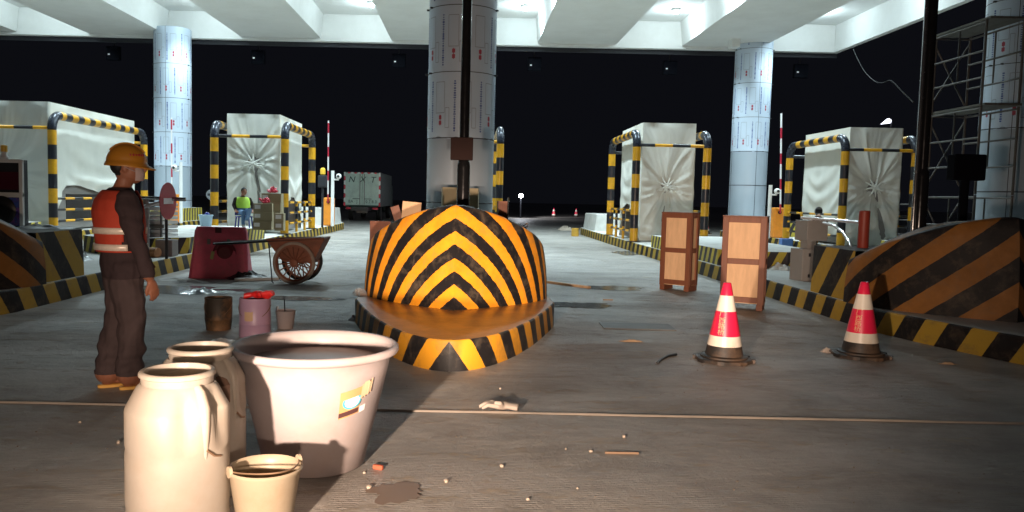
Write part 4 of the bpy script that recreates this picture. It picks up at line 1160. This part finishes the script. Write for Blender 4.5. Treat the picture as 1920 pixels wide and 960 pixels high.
o = MB().tube([(0, 0, 0), (.01, 0, .55)], .010, 8).build('thin_rod', M['steel'], loc=(P(951, 400, 10.6).x, 10.6, .883)); tag(o, 'thin pale rod standing right of the brown carton', 'rod')
mb = MB(); q = P(955, 410, 10.6); rr = random.Random(5)
for k in range(36):
    mb.tube([(0, 0, 0), (rr.uniform(.02, .12), rr.uniform(-.05, .05), rr.uniform(.06, .1)), (rr.uniform(.08, .26), rr.uniform(-.1, .1), rr.uniform(.08, .22))], .004, 4)
tag(mb.build('broom_head', M['straw'], loc=(q.x, 10.62, .885)), 'frayed straw broom lying right of the thin rod', 'broom')
panel('tall_carton', 829, 351, 861, 388, 14.6, 'cardboard', 'tall pale carton left of the pole at the column foot', 'carton', 0, 6, .3, .262)
panel('tall_carton', 879, 353, 897, 388, 14.9, 'cardboard', 'narrow olive carton right of the pole at the column foot', 'carton', 0, -4, .3, .262)

# ------------------------------------------------------------------ pallet of tiles, log, bucket, boxes on the left island
q = P(300, 468, 15.5)
t = thing('tile_pallet', 'pallet of stacked white tiles in a timber cage, behind the standing worker', 'tile pallet', (q.x - .05, 15.2, HK + .0), R(-16))
PW = .86
rr = random.Random(9)
for k in range(3):
    for j in range(10): MB().box(-PW / 2 + (k + .5) * PW / 3, 0, .15 + j * .083, PW / 3 - .04, .5, .062 + rr.uniform(-.006, .004)).build('tile_stack', M['label'], t, smooth=False)
for k in range(4): MB().box(-PW / 2 + k * PW / 3, -.27, .52, .03, .03, .9).build('upright', M['galv'], t, smooth=False)
for z in (.06, .5): MB().box(0, -.30, z, PW + .14, .03, .07).build('timber_rail', M['plank'], t, smooth=False)
MB().box(0, .02, .055, PW, .5, .09).build('base_board', M['plank'], t, smooth=False)
a, b = P(258, 464, 14.1), P(296, 463, 13.8)
tag(MB().tube([Vector((-.55, 0, 0)), Vector((.0, 0, 0))], .085, 18).build('timber_log', M['wood'], loc=(b.x, 13.8, HK + .087), rotz=R(-25)), 'round timber log on the island at the worker hip height, beside the pallet', 'log')
tag(MB().box(0, 0, .15, .3, .3, .29).build('concrete_cube', M['cement'], smooth=False, bevel=.01, loc=(P(343, 460, 15).x, 14.2, HK)), 'dark concrete cube behind the left end of the water barrier', 'concrete cube')
ZT = HK + .302
q = P(386, 420, 18.2)
t = thing('blue_bucket', 'pale blue bucket standing behind the dark red water barrier', 'bucket', (q.x, 18.2, ZT))
MB().lathe([(.11, .001), (.15, .30), (.165, .31), (.165, .33), (.15, .335), (.14, .30), (.11, .05)], 32, capt=False).build('shell', M['lightblue'], t, ang=50)
MB().ell((.03, .0, .34), (.06, .05, .05)).build('blue_cloth', M['bluechair'], t)
def carton(x, y, z, w, d, h, rz, label):
    t = thing('cardboard_box', label, 'cardboard box', (x, y, z), rz, 'cardboard boxes piled on the left island')
    MB().box(0, 0, h / 2, w, d, h - .003).build('carton', M['cardboard'], t, smooth=False, bevel=.004)
    MB().box(0, 0, h / 2, w + .002, .05, h + .001).build('tape', mat('box tape', (.42, .36, .22), .5) if 'box tape' not in bpy.data.materials else bpy.data.materials['box tape'], t, smooth=False)
    MB().box(-w / 2 + .09, -d / 2 - .002, h * .6, .13, .004, .09).build('shipping_label', M['label'], t, smooth=False)
xb = P(494, 420, 18.6).x
stackA = ['bottom', 'middle', 'top']
for k in range(3): carton(xb, 18.6 + .02 * (k % 2), ZT + k * .205, .42, .34, .205, R(4 + 3 * k), ['lowest box of the front pile right of the seated worker', 'middle box of the front pile right of the seated worker', 'top box of the front pile, red bow on it'][k])
xc_ = P(512, 420, 19.3).x
for k in range(4): carton(xc_, 19.25, ZT + k * .212, .46, .36, .212, R(-3 + 2 * k), ['lowest box of the rear taller pile', 'second box from the bottom of the rear pile', 'third box from the bottom of the rear pile', 'highest box of the rear pile, red bow on it'][k])
xd = P(522, 432, 18.2).x
for k in range(2): carton(xd, 18.35, ZT + k * .2 - (0), .2, .26, .2, R(2), ['small lowest box at the right end of the front pile', 'small upper box at the right end of the front pile'][k])
def bow(c, label):
    mb = MB(); rr = random.Random(int(c.x * 100))
    for k in range(16):
        a = rr.uniform(0, 6.3); e = rr.uniform(.2, 1.3); L = rr.uniform(.09, .15)
        d = Vector((math.cos(a) * math.cos(e), math.sin(a) * math.cos(e), math.sin(e)))
        mb.ell(d * L * .6 + Vector((0, 0, .01)), (L * .5, .035, .03), 0, 8, 6, d.to_track_quat('X', 'Z').to_matrix())
    tag(mb.build('red_bow', M['bag_red'], loc=c), label, 'bow', 'red ribbon bows')
bow(Vector((xb + .02, 18.6, ZT + .62)), 'lower red bow on the front box pile')
bow(Vector((xc_ + .0, 19.2, ZT + .86)), 'upper red bow on the rear box pile')

# ------------------------------------------------------------------ truck
TYY = 44.0
a, b = P(646, 322, TYY), P(712, 388, TYY)
tw, tz0, tz1, tx = b.x - a.x, b.z - .0, a.z, (a.x + b.x) / 2
t = thing('box_truck', 'pale green box truck seen from behind, far beyond the barrier arm', 'truck', (tx, TYY, 0))
Lb = 6.5
MB().box(0, Lb / 2 + .06, (tz0 + tz1) / 2, tw, Lb, tz1 - tz0).build('cargo_box', M['truckdark'], t, smooth=False, bevel=.02)
for s in (-1, 1):
    dr = MB().box(s * tw / 4, .03, (tz0 + tz1) / 2 + .02, tw / 2 - .02, .05, tz1 - tz0 - .12).build('rear_door', M['truckgreen'], t, smooth=False, bevel=.008)
    MB().tube([(s * .12, -.02, tz0 + .1), (s * .12, -.02, tz1 - .1)], .02, 8).build('lock_bar', M['greybox'], dr)
    MB().box(s * .32, -.01, tz0 + .42, .4, .03, .03).build('door_handle', M['housing'], dr, smooth=False)
n_ = 8
for s in (-1, 1):
    mb = MB()
    for k in range(n_): mb.box(s * (tw / 2 - .02), -.0, tz0 + (k + .5) * (tz1 - tz0) / n_, .09, .03, (tz1 - tz0) / n_ - .03, m=k % 2)
    mb.build('marker_tape', [M['redtape'], M['whitetape']], t, smooth=False)
mb = MB()
for k in range(9): mb.box(-tw / 2 + .25 + k * (tw - .5) / 8, .0, tz1 - .05, (tw - .5) / 8 - .06, .03, .07, m=k % 2)
mb.build('marker_tape', [M['redtape'], M['whitetape']], t, smooth=False)
def letters(body, size, x, z, nm, shear=.25):
    vs, fs = text_mb(body, size); m_ = MB()
    for p in vs: m_.v.append(Vector((x + p.x + shear * p.y, -.012, z + p.y)))
    for f in fs: m_.face(f)
    m_.build(nm, M['ink'], t, smooth=False)
letters('N  X  T', .46, 0, tz1 - .42, 'lettering'); letters('BA · J', .22, -.5, tz0 + .27, 'lettering', 0); letters('0 7 8 3', .22, .5, tz0 + .27, 'lettering', 0)
MB().box(0, .02, tz1 - .95, 1.1, .012, .02).build('hinge_line', M['ink'], t, smooth=False)
MB().box(0, 1.6, tz0 - .12, .9, Lb - 1, .2).build('chassis', M['black'], t, smooth=False)
MB().box(0, .1, tz0 - .28, .62, .04, .16).build('number_plate', M['greybox'], t, smooth=False)
MB().box(0, .12, tz0 - .12, tw - .1, .08, .1).build('rear_bumper', M['housing'], t, smooth=False)
for s in (-1, 1):
    MB().box(s * (tw / 2 - .25), .06, tz0 - .1, .3, .04, .1).build('tail_lamp', M['redtape'], t, smooth=False)
    for yy in (1.4, 6.6):
        MB().lathe([(.22, -.13), (.4, -.13), (.42, -.08), (.42, .08), (.4, .13), (.22, .13)], 28, (s * (tw / 2 - .2), yy, .421), ax=Matrix.Rotation(R(90), 3, 'Y')).build('wheel', M['tyre'], t)
MB().box(0, Lb + .9, 1.25, tw - .15, 1.5, 1.7).build('cab', M['truckdark'], t, smooth=False, bevel=.1)

# ------------------------------------------------------------------ far lamps and hanging cable
q = P(977, 367, 58)
t = thing('far_lamp', 'small bright white lamp far down the road right of the column', 'lamp', (q.x, 58, 0))
MB().ell((0, 0, q.z), (.17, .12, .15)).build('bulb', M['farglow'], t); MB().tube([(0, .15, 0), (0, .15, q.z)], .05, 8).build('pole', M['housing'], t)
li = bpy.data.lights.new('far', 'POINT'); li.energy = 200; li.color = (.9, .93, 1); li.shadow_soft_size = .2
o = bpy.data.objects.new('far_lamp_light', li); COL.objects.link(o); o.location = (q.x, 57.3, q.z + .3)
li = bpy.data.lights.new('far beam', 'SPOT'); li.energy = 2600; li.color = (.95, .95, 1); li.spot_size = R(34); li.spot_blend = .5; li.shadow_soft_size = .1  # extra spot added at the lamp to brighten the far road cones
o = bpy.data.objects.new('far_cone_fill', li); COL.objects.link(o); o.location = (q.x, 57.4, q.z)
o.rotation_euler = (G(1060, 407) + Vector((0, 0, .5)) - o.location).to_track_quat('-Z', 'Y').to_euler()
q = P(1664, 228, 50)
t = thing('street_lamp', 'wedge shaped white street lamp in the dark above the far right booth', 'street lamp', (q.x, 50, 0))
mb = MB(); mb.poly([(-.28, 0, q.z - .15), (.22, 0, q.z - .08), (.25, 0, q.z + .1), (.1, 0, q.z + .2)]); mb.poly([(.1, .3, q.z + .2), (.25, .3, q.z + .1), (.22, .3, q.z - .08), (-.28, .3, q.z - .15)])
mb.grid([[(-.28, 0, q.z - .15), (.22, 0, q.z - .08), (.25, 0, q.z + .1), (.1, 0, q.z + .2), (-.28, 0, q.z - .15)], [(-.28, .3, q.z - .15), (.22, .3, q.z - .08), (.25, .3, q.z + .1), (.1, .3, q.z + .2), (-.28, .3, q.z - .15)]], None, 0, flip=True)
mb.build('lamp_head', mat('street lamp glass', (.9, .9, 1), .3, emit=((.85, .87, 1), 3)), t, smooth=False)
MB().tube([(.35, .15, 0), (.35, .15, q.z + .05)], .07, 8).build('pole', M['housing'], t)
pts = [P(1600, 92, 30), P(1608, 110, 29), P(1622, 135, 27), P(1640, 152, 24), P(1655, 155, 21), P(1670, 151, 18), P(1690, 170, 14), P(1713, 192, 10.45)]
fine = []
for i in range(len(pts) - 1):
    for k in range(6):
        p0, p1, p2, p3 = pts[max(i - 1, 0)], pts[i], pts[i + 1], pts[min(i + 2, len(pts) - 1)]; s = k / 6
        fine.append(.5 * ((2 * p1) + (p2 - p0) * s + (2 * p0 - 5 * p1 + 4 * p2 - p3) * s * s + (3 * p1 - p0 - 3 * p2 + p3) * s ** 3))
tag(MB().tube(fine + [pts[-1]], .011, 6).build('hanging_cable', M['cord']), 'grey cable sagging from the canopy corner to the tall dark pole', 'cable')

# ------------------------------------------------------------------ people
def chain(mb, pts, radii, seg=14, sq=1.0):
    mb.tube(pts, radii, seg, sq=sq)
    for p, r in ((pts[0], radii[0]), (pts[-1], radii[-1])): mb.ell(p, (r, r, r), 0, 12, 8)
def hand(mb, w, d, palm_n, size=1.0, curl=.5):
    """w wrist point, d direction of the fingers, palm_n palm normal"""
    w = Vector(w); d = Vector(d).normalized(); n_ = Vector(palm_n); n_ = (n_ - d * n_.dot(d)).normalized(); s = d.cross(n_)
    rot = Matrix((d, s, n_)).transposed()
    mb.ell(w + d * .045 * size, (.052 * size, .040 * size, .018 * size), 0, 14, 8, rot)
    for off, L in ((-.030, .062), (-.010, .074), (.011, .070), (.030, .054)):
        b0 = w + d * .075 * size + s * off * size
        p1 = b0 + d * L * .45 * size + n_ * .010 * curl
        p2 = p1 + (d * math.cos(curl) + n_ * math.sin(curl)) * L * .4 * size
        p3 = p2 + (d * math.cos(curl * 2) + n_ * math.sin(curl * 2)) * L * .3 * size
        mb.tube([b0, p1, p2, p3], [.0095 * size, .009 * size, .0085 * size, .007 * size], 8)
    t0 = w + d * .03 * size - s * .03 * size
    mb.tube([t0, t0 + d * .03 * size - s * .022 * size + n_ * .008, t0 + d * .062 * size - s * .024 * size + n_ * .018], [.012 * size, .011 * size, .008 * size], 8)

WP = G(232, 726)
t = thing('person', 'worker in orange vest and yellow helmet standing with back turned', 'person', WP, R(42))
mb = MB()
torso = [(.79, .0, .135, .165), (.86, .0, .142, .178), (.95, -.005, .138, .172), (1.05, -.01, .142, .176), (1.16, -.018, .15, .186), (1.27, -.026, .148, .196), (1.345, -.026, .13, .19), (1.40, -.018, .10, .15), (1.435, -.006, .075, .09)]
rows = []
for z, cx, rx_, ry_ in torso: rows.append([(cx + rx_ * math.cos(2 * PI * k / 28), ry_ * math.sin(2 * PI * k / 28), z) for k in range(28)])
mb.grid(rows, None, 0, True); mb.poly(rows[0][::-1]); mb.poly(rows[-1])
chain(mb, [(-.01, 0, 1.40), (.02, 0, 1.48), (.03, 0, 1.52)], [.062, .056, .056])
mb.ell((.045, 0, 1.575), (.098, .076, .118), 0, 24, 16)
mb.ell((.085, 0, 1.515), (.052, .05, .05), 0, 16, 10)           # jaw
mb.ell((.148, 0, 1.565), (.022, .014, .024), 0, 10, 8, Matrix.Rotation(R(-20), 3, 'Y'))   # nose
mb.ell((.125, 0, 1.60), (.02, .045, .012), 0, 10, 8)            # brow
mb.ell((.03, -.078, 1.575), (.02, .010, .033), 0, 10, 8); mb.ell((.03, .078, 1.575), (.02, .010, .033), 0, 10, 8)
chain(mb, [(-.03, -.185, 1.345), (-.015, -.235, 1.22), (.005, -.25, 1.08), (.05, -.25, .95), (.09, -.24, .84)], [.078, .072, .062, .055, .05])
chain(mb, [(.09, -.24, .84), (.105, -.238, .80)], [.034, .029])
hand(mb, (.108, -.238, .795), (.32, .0, -1), (-.35, .9, .05), 1.08, .55)
chain(mb, [(-.03, .185, 1.345), (-.005, .235, 1.22), (.02, .25, 1.08), (.12, .23, .97), (.19, .2, .90)], [.078, .072, .062, .055, .05])
hand(mb, (.2, .195, .89), (.6, -.1, -1), (-.1, -.9, .05), 1.0, .6)
for s, fx in ((-1, .035), (1, -.065)):
    chain(mb, [(.0, s * .08, .86), (.012, s * .08, .68), (.02 + fx * .5, s * .078, .47), (fx - .005, s * .076, .28), (fx - .02, s * .075, .12)], [.126, .112, .092, .088, .094])
    mb.tube([(fx - .02, s * .075, .13), (fx - .02, s * .075, .08), (fx - .02, s * .075, .05)], [.05, .042, .044], 12)
    mb.ell((fx - .02, s * .075, .05), (.05, .04, .035), 0, 14, 8)
    mb.ell((fx + .07, s * .075, .043), (.12, .046, .026), 0, 18, 10, Matrix.Rotation(R(6), 3, 'Y'))
    for k, o_ in enumerate((-.028, -.012, .004, .018, .03)): mb.ell((fx + .172 - abs(o_) * .4, s * .075 - s * o_, .034), (.024, .0095 + (.004 if k == 0 else 0), .011), 0, 8, 6)
def wm(c):
    if c.z > 1.435 and not (c.x < .0 and c.z > 1.52): return 1
    if c.z > 1.435: return 2
    if c.z < .105: return 1
    if c.z < .815 and c.z > .60 and ((c.x > .055 and c.y < -.212) or c.x > .15): return 1
    if c.z < .895 and c.x > .15 and c.y > .1: return 1
    return 3 if c.z < .80 else 0
body = remesh(mb, 'body', [M['cloth_dark'], M['skin'], M['hair'], M['trouser']], .0068, wm, 3, t)
for v in body.data.vertices:
    if v.co.z > 1.42: v.co = Matrix.Rotation(R(-26) * min(1, (v.co.z - 1.42) / .08), 3, 'Z') @ v.co
# folds in the clothes
nrms = [v.normal.copy() for v in body.data.vertices]
for v in body.data.vertices:
    c = v.co.copy()
    if .13 < c.z < 1.38 and not (c.x > .05 and c.y < -.19 and c.z < .83):
        a = math.atan2(c.y, c.x)
        f = .015 * noise.noise((c.x * 8, c.y * 8, c.z * 5)) + .006 * math.sin(c.z * 30 + 7 * noise.noise((c.x * 4, c.y * 4, c.z * 4))) + (.010 * math.sin(c.z * 46 + 5 * noise.noise((a * 1.2, c.z * 3, 0))) * max(0, 1 - abs(c.z - .22) / .16)) + .004 * noise.noise((c.x * 25, c.y * 25, c.z * 16))
        v.co = c + nrms[v.index] * f
def shell(a0, a1, z0, z1, e, m, nm, parent, na=40, nz=14, hole=None, belly=0):
    def at(z):
        for (za, ca, xa, ya), (zb, cb, xb, yb) in zip(torso, torso[1:]):
            if za <= z <= zb:
                q = (z - za) / (zb - za); return ca + (cb - ca) * q, xa + (xb - xa) * q, ya + (yb - ya) * q
        return torso[-1][1:]
    mb = MB(); rows = []
    for j in range(nz + 1):
        z = z0 + (z1 - z0) * j / nz; cx, rx_, ry_ = at(z); r = []
        for k in range(na + 1):
            a = a0 + (a1 - a0) * k / na; w = e + .006 * noise.noise((a * 3, z * 8, 4)) + .012 * max(0, (1.12 - z)) 
            r.append((cx + (rx_ + w) * math.cos(a), (ry_ + w) * math.sin(a), z))
        rows.append(r)
    b = mb.grid(rows)
    if hole:
        keep = [i for i, f in enumerate(mb.f) if not hole(sum((mb.v[q] for q in f), Vector()) / 4)]
        mb.f = [mb.f[i] for i in keep]; mb.m = [mb.m[i] for i in keep]; mb.uv = [mb.uv[i] for i in keep]
    o = mb.build(nm, M[m], parent, ang=70)
    s = o.modifiers.new('thick', 'SOLIDIFY'); s.thickness = .006; s.offset = 0
    return o
def armhole(c):
    return abs(c.y) > .10 and c.x > -.085 and c.z > 1.0 and c.x < .10 and (c.x + .06) > (1.4 - c.z) * .0
vest = shell(0, 2 * PI, .985, 1.415, .018, 'vest', 'vest', t, 72, 40, armhole)
for z in (1.02, 1.135):
    shell(R(125), R(262), z - .022, z + .022, .027 if z > 1.1 else .030, 'reflect', 'reflective_strip', vest, 30, 2)
    shell(R(-40), R(40), z - .022, z + .022, .027 if z > 1.1 else .030, 'reflect', 'reflective_strip', vest, 16, 2)
# helmet
mb = MB(); hp = []
for k in range(11):
    a = PI / 2 * k / 10; hp.append((math.cos(a), math.sin(a)))
q = Matrix.Rotation(R(3), 3, 'Y')
HC = Vector((.035, 0, 1.612))
rows = [[HC + q @ Vector((.138 * r * math.cos(2 * PI * k / 40), .112 * r * math.sin(2 * PI * k / 40), .135 * z)) for k in range(40)] for r, z in [(1.06, -.10), (1.03, -.02)] + hp[:-1]]
mb.grid(rows, None, 0, True); mb.poly(rows[-1])
hel = mb.build('helmet', M['helmet'], t, ang=60)
mb = MB(); rows = []
for k in range(41):
    a = 2 * PI * k / 40; fr = max(0, math.cos(a)) ** 1.5
    rows.append([HC + q @ Vector((.142 * math.cos(a), .116 * math.sin(a), -.010)), HC + q @ Vector(((.150 + .048 * fr) * math.cos(a), .124 * math.sin(a), -.022 - .012 * fr)), HC + q @ Vector(((.148 + .045 * fr) * math.cos(a), .122 * math.sin(a), -.030 - .012 * fr)), HC + q @ Vector((.138 * math.cos(a), .112 * math.sin(a), -.020))])
mb.grid(rows, flip=True); mb.build('brim', M['helmet'], hel, ang=50)
mb = MB()
for s in (-.022, 0, .022):
    mb.tube([HC + q @ Vector((.139 * math.cos(a), s, .137 * math.sin(a))) for a in [R(35 + 11 * k) for k in range(11)]], .006, 6)
mb.build('ridge', M['helmet'], hel)
mb = MB()
for k in range(6):
    a = R(-74 + 9 * k); mb.box(HC.x + .1385 * math.cos(a) * .94, .1135 * math.sin(a) * .94, HC.z + .052, .004, .010, .016 if k % 2 else .012, a)
mb.build('helmet_marking', M['signred'], hel, smooth=False)
mb = MB(); rows = []
for j in range(7):
    b_ = -1 + 2 * j / 6
    rows.append([(.078 + (.066 + .012 * (1 - b_ * b_)) * math.cos(a), .066 * math.sin(a), 1.53 + .045 * b_ + .0 * a) for a in [R(-75 + 15 * k) for k in range(11)]])
mb.grid(rows); mb.build('face_mask', M['mask'], t)
mb = MB()
for s in (-1, 1): mb.tube([(.095, s * .066, 1.55), (.06, s * .08, 1.565), (.03, s * .086, 1.58)], .003, 5)
mb.build('mask_strap', M['mask'], t)
mb = MB()
mb.ell((-.012, 0, 1.59), (.065, .079, .07), 0, 18, 12); mb.build('hair', M['hair'], t)
for s, fx in ((-1, .035), (1, -.065)):
    mb = MB(); rows = []
    for z, e in ((.002, 0), (.02, .003), (.024, -.004)):
        rows.append([(fx + .055 + (.145 + e) * math.cos(a), s * .075 + (.05 + .006 * math.cos(a) + e) * math.sin(a), z) for a in [2 * PI * k / 28 for k in range(28)]])
    mb.grid(rows, None, 0, True); mb.poly(rows[-1]); mb.poly(rows[0][::-1])
    sl_ = mb.build('slipper', M['slipper'], t, ang=40)
    mb = MB(); rows = []
    for x in (.07, .10, .13, .15):
        rows.append([(fx + x, s * .075 + .053 * math.cos(a), .022 + (.058 - (x - .07) * .25) * math.sin(a) ** .8 if 0 < a < PI else .02) for a in [PI * k / 12 for k in range(13)]])
    mb.grid(rows); mb.build('strap', M['slipper'], sl_, ang=60)

for o in t.children:
    if o.name.split('.')[0] in ('helmet', 'face_mask', 'mask_strap', 'hair'): o.rotation_euler = (0, 0, R(-26))

# seated worker
q = P(457, 425, 19.2)
t = thing('person', 'worker in neon vest and jeans sitting on a blue chair', 'person', (q.x, 19.2, ZT), R(-62)); t.scale = (.86, .86, .86)
mb = MB()
rows = []
for z, cx, rx_, ry_ in ((.40, -.02, .12, .16), (.5, -.05, .12, .165), (.62, -.09, .12, .175), (.74, -.13, .12, .19), (.83, -.15, .10, .18), (.88, -.145, .07, .1)): rows.append([(cx + rx_ * math.cos(2 * PI * k / 20), ry_ * math.sin(2 * PI * k / 20), z) for k in range(20)])
mb.grid(rows, None, 0, True); mb.poly(rows[0][::-1]); mb.poly(rows[-1])
chain(mb, [(-.14, 0, .86), (-.10, .01, .96)], [.055, .05])
mb.ell((-.06, .02, 1.02), (.09, .075, .11), 0, 18, 12); mb.ell((.03, .02, 1.01), (.018, .012, .02), 0, 8, 6); mb.ell((-.03, .02, .965), (.05, .05, .045), 0, 10, 8)
for s in (-1, 1): mb.ell((-.06, .02 + s * .077, 1.02), (.016, .008, .026), 0, 8, 6)
chain(mb, [(-.14, -.19, .80), (-.12, -.25, .64), (.0, -.22, .50)], [.062, .052, .042]); hand(mb, (.01, -.22, .49), (1, .1, -.3), (0, 0, -1), 1, .6)
chain(mb, [(-.14, .19, .80), (-.12, .27, .64), (.0, .23, .50)], [.062, .052, .042]); hand(mb, (.01, .23, .49), (1, -.1, -.3), (0, 0, -1), 1, .6)
chain(mb, [(.0, -.09, .44), (.42, -.10, .46), (.40, -.10, .12)], [.085, .065, .05])
chain(mb, [(.0, .09, .46), (.44, .06, .52), (.56, -.04, .24)], [.085, .065, .05])
mb.ell((.46, -.10, .05), (.13, .045, .045), 0, 12, 8); mb.ell((.62, -.06, .17), (.12, .045, .045), 0, 12, 8, Matrix.Rotation(R(30), 3, 'Y'))
def sm_(c):
    if c.z > .9: return 1
    if abs(c.y) > .17 and c.z < .53 and c.x > .01: return 1
    if (c.x > .30 and c.z < .12) or (c.x > .5 and c.z < .24): return 3
    if c.z < .56 and c.x > -.05 and abs(c.y) < .18: return 2
    return 0
remesh(mb, 'body', [M['cloth_dark'], M['skin'], M['jeans'], M['conc']], .011, sm_, 3, t)
mb = MB(); rows = []
for z, cx, rx_, ry_ in ((.56, -.07, .145, .19), (.66, -.10, .145, .197), (.76, -.135, .14, .207), (.83, -.15, .12, .195), (.87, -.148, .09, .12)):
    rows.append([(cx + rx_ * math.cos(2 * PI * k / 24), ry_ * math.sin(2 * PI * k / 24), z) for k in range(24)])
mb.grid(rows, None, 0, True); mb.build('vest', M['neon'], t)
mb = MB(); mb.ell((-.075, .02, 1.05), (.092, .082, .095), 0, 16, 10); mb.build('hair', M['hair'], t)
t2 = thing('plastic_chair', 'blue plastic chair under the seated worker', 'chair', (q.x, 19.2, ZT), R(-62)); t2.scale = (.86, .86, .86)
MB().box(.02, 0, .325, .42, .40, .03).build('seat', M['bluechair'], t2, smooth=False, bevel=.01)
MB().box(-.26, 0, .56, .03, .40, .42, rot=Matrix.Rotation(R(-14), 3, 'Y')).build('backrest', M['bluechair'], t2, smooth=False, bevel=.01)
for sx in (-1, 1):
    for sy in (-1, 1): MB().tube([(.02 + sx * .17, sy * .17, .31), (.02 + sx * .2, sy * .2, .002)], .02, 8).build('leg', M['bluechair'], t2)

# ------------------------------------------------------------------ work lamp behind the photographer (warm halogen flood)
def flood(loc, target, power, angle, blend, col, size=.06):
    li = bpy.data.lights.new('flood', 'SPOT'); li.energy = power; li.color = col; li.spot_size = R(angle); li.spot_blend = blend; li.shadow_soft_size = size
    o = bpy.data.objects.new('work_lamp_light', li); COL.objects.link(o); o.location = loc
    o.rotation_euler = (Vector(target) - Vector(loc)).to_track_quat('-Z', 'Y').to_euler(); return o
WL = Vector((-1.15, -.4, 1.0))
def aim(az, el): return WL + Vector((math.sin(R(az)) * math.cos(R(el)), math.cos(R(az)) * math.cos(R(el)), math.sin(R(el)))) * 5
WC = (1.0, .745, .57)
WB = Vector((.15, -.4, 1.0))     # the second lamp of the pair
WB = Vector((.15, -.4, 1.0))     # the second lamp of the pair
WB = Vector((.15, -.4, 1.0))     # the second lamp of the pair
flood(WL, aim(15, -1.5), 2250, 58, 1.0, WC)
flood(WL, aim(6, -3.5), 2600, 19, 1.0, WC)
flood(WL, aim(-3, -5), 500, 112, .8, WC)
flood(WB, aim(-1.5, -2) - WL + WB, 6000, 18, 1.0, WC)
flood(WB, aim(16.5, -1.2) - WL + WB, 3600, 18, 1.0, WC)
flood(WB, aim(-20, -9) - WL + WB, 420, 30, 1.0, WC)

# ------------------------------------------------------------------ camera, world, render
cam = bpy.data.cameras.new('camera'); co = bpy.data.objects.new('camera', cam); COL.objects.link(co)
cam.sensor_width = 36; cam.lens = 36 * F / 1920; cam.shift_x = (960 - U0) / 1920; cam.clip_end = 800; cam.clip_start = .05
Rt = VX * RC + VU * RS; Up = VX * (-RS) + VU * RC; Bk = -VF
co.matrix_world = Matrix(((Rt.x, Up.x, Bk.x, 0), (Rt.y, Up.y, Bk.y, 0), (Rt.z, Up.z, Bk.z, CAMH), (0, 0, 0, 1)))
sc.camera = co
bpy.data.scenes.remove(TMP)
w = bpy.data.worlds.new('World'); sc.world = w; w.use_nodes = True
w.node_tree.nodes['Background'].inputs[0].default_value = (.0036, .0039, .0056, 1); w.node_tree.nodes['Background'].inputs[1].default_value = 1.0
sc.view_settings.view_transform = 'Standard'; sc.view_settings.look = 'None'; sc.view_settings.exposure = 0; sc.view_settings.gamma = 1
sc.cycles.use_denoising = True
sc.cycles.max_bounces = 8; sc.cycles.diffuse_bounces = 4; sc.cycles.glossy_bounces = 3
sc.cycles.sample_clamp_indirect = 6
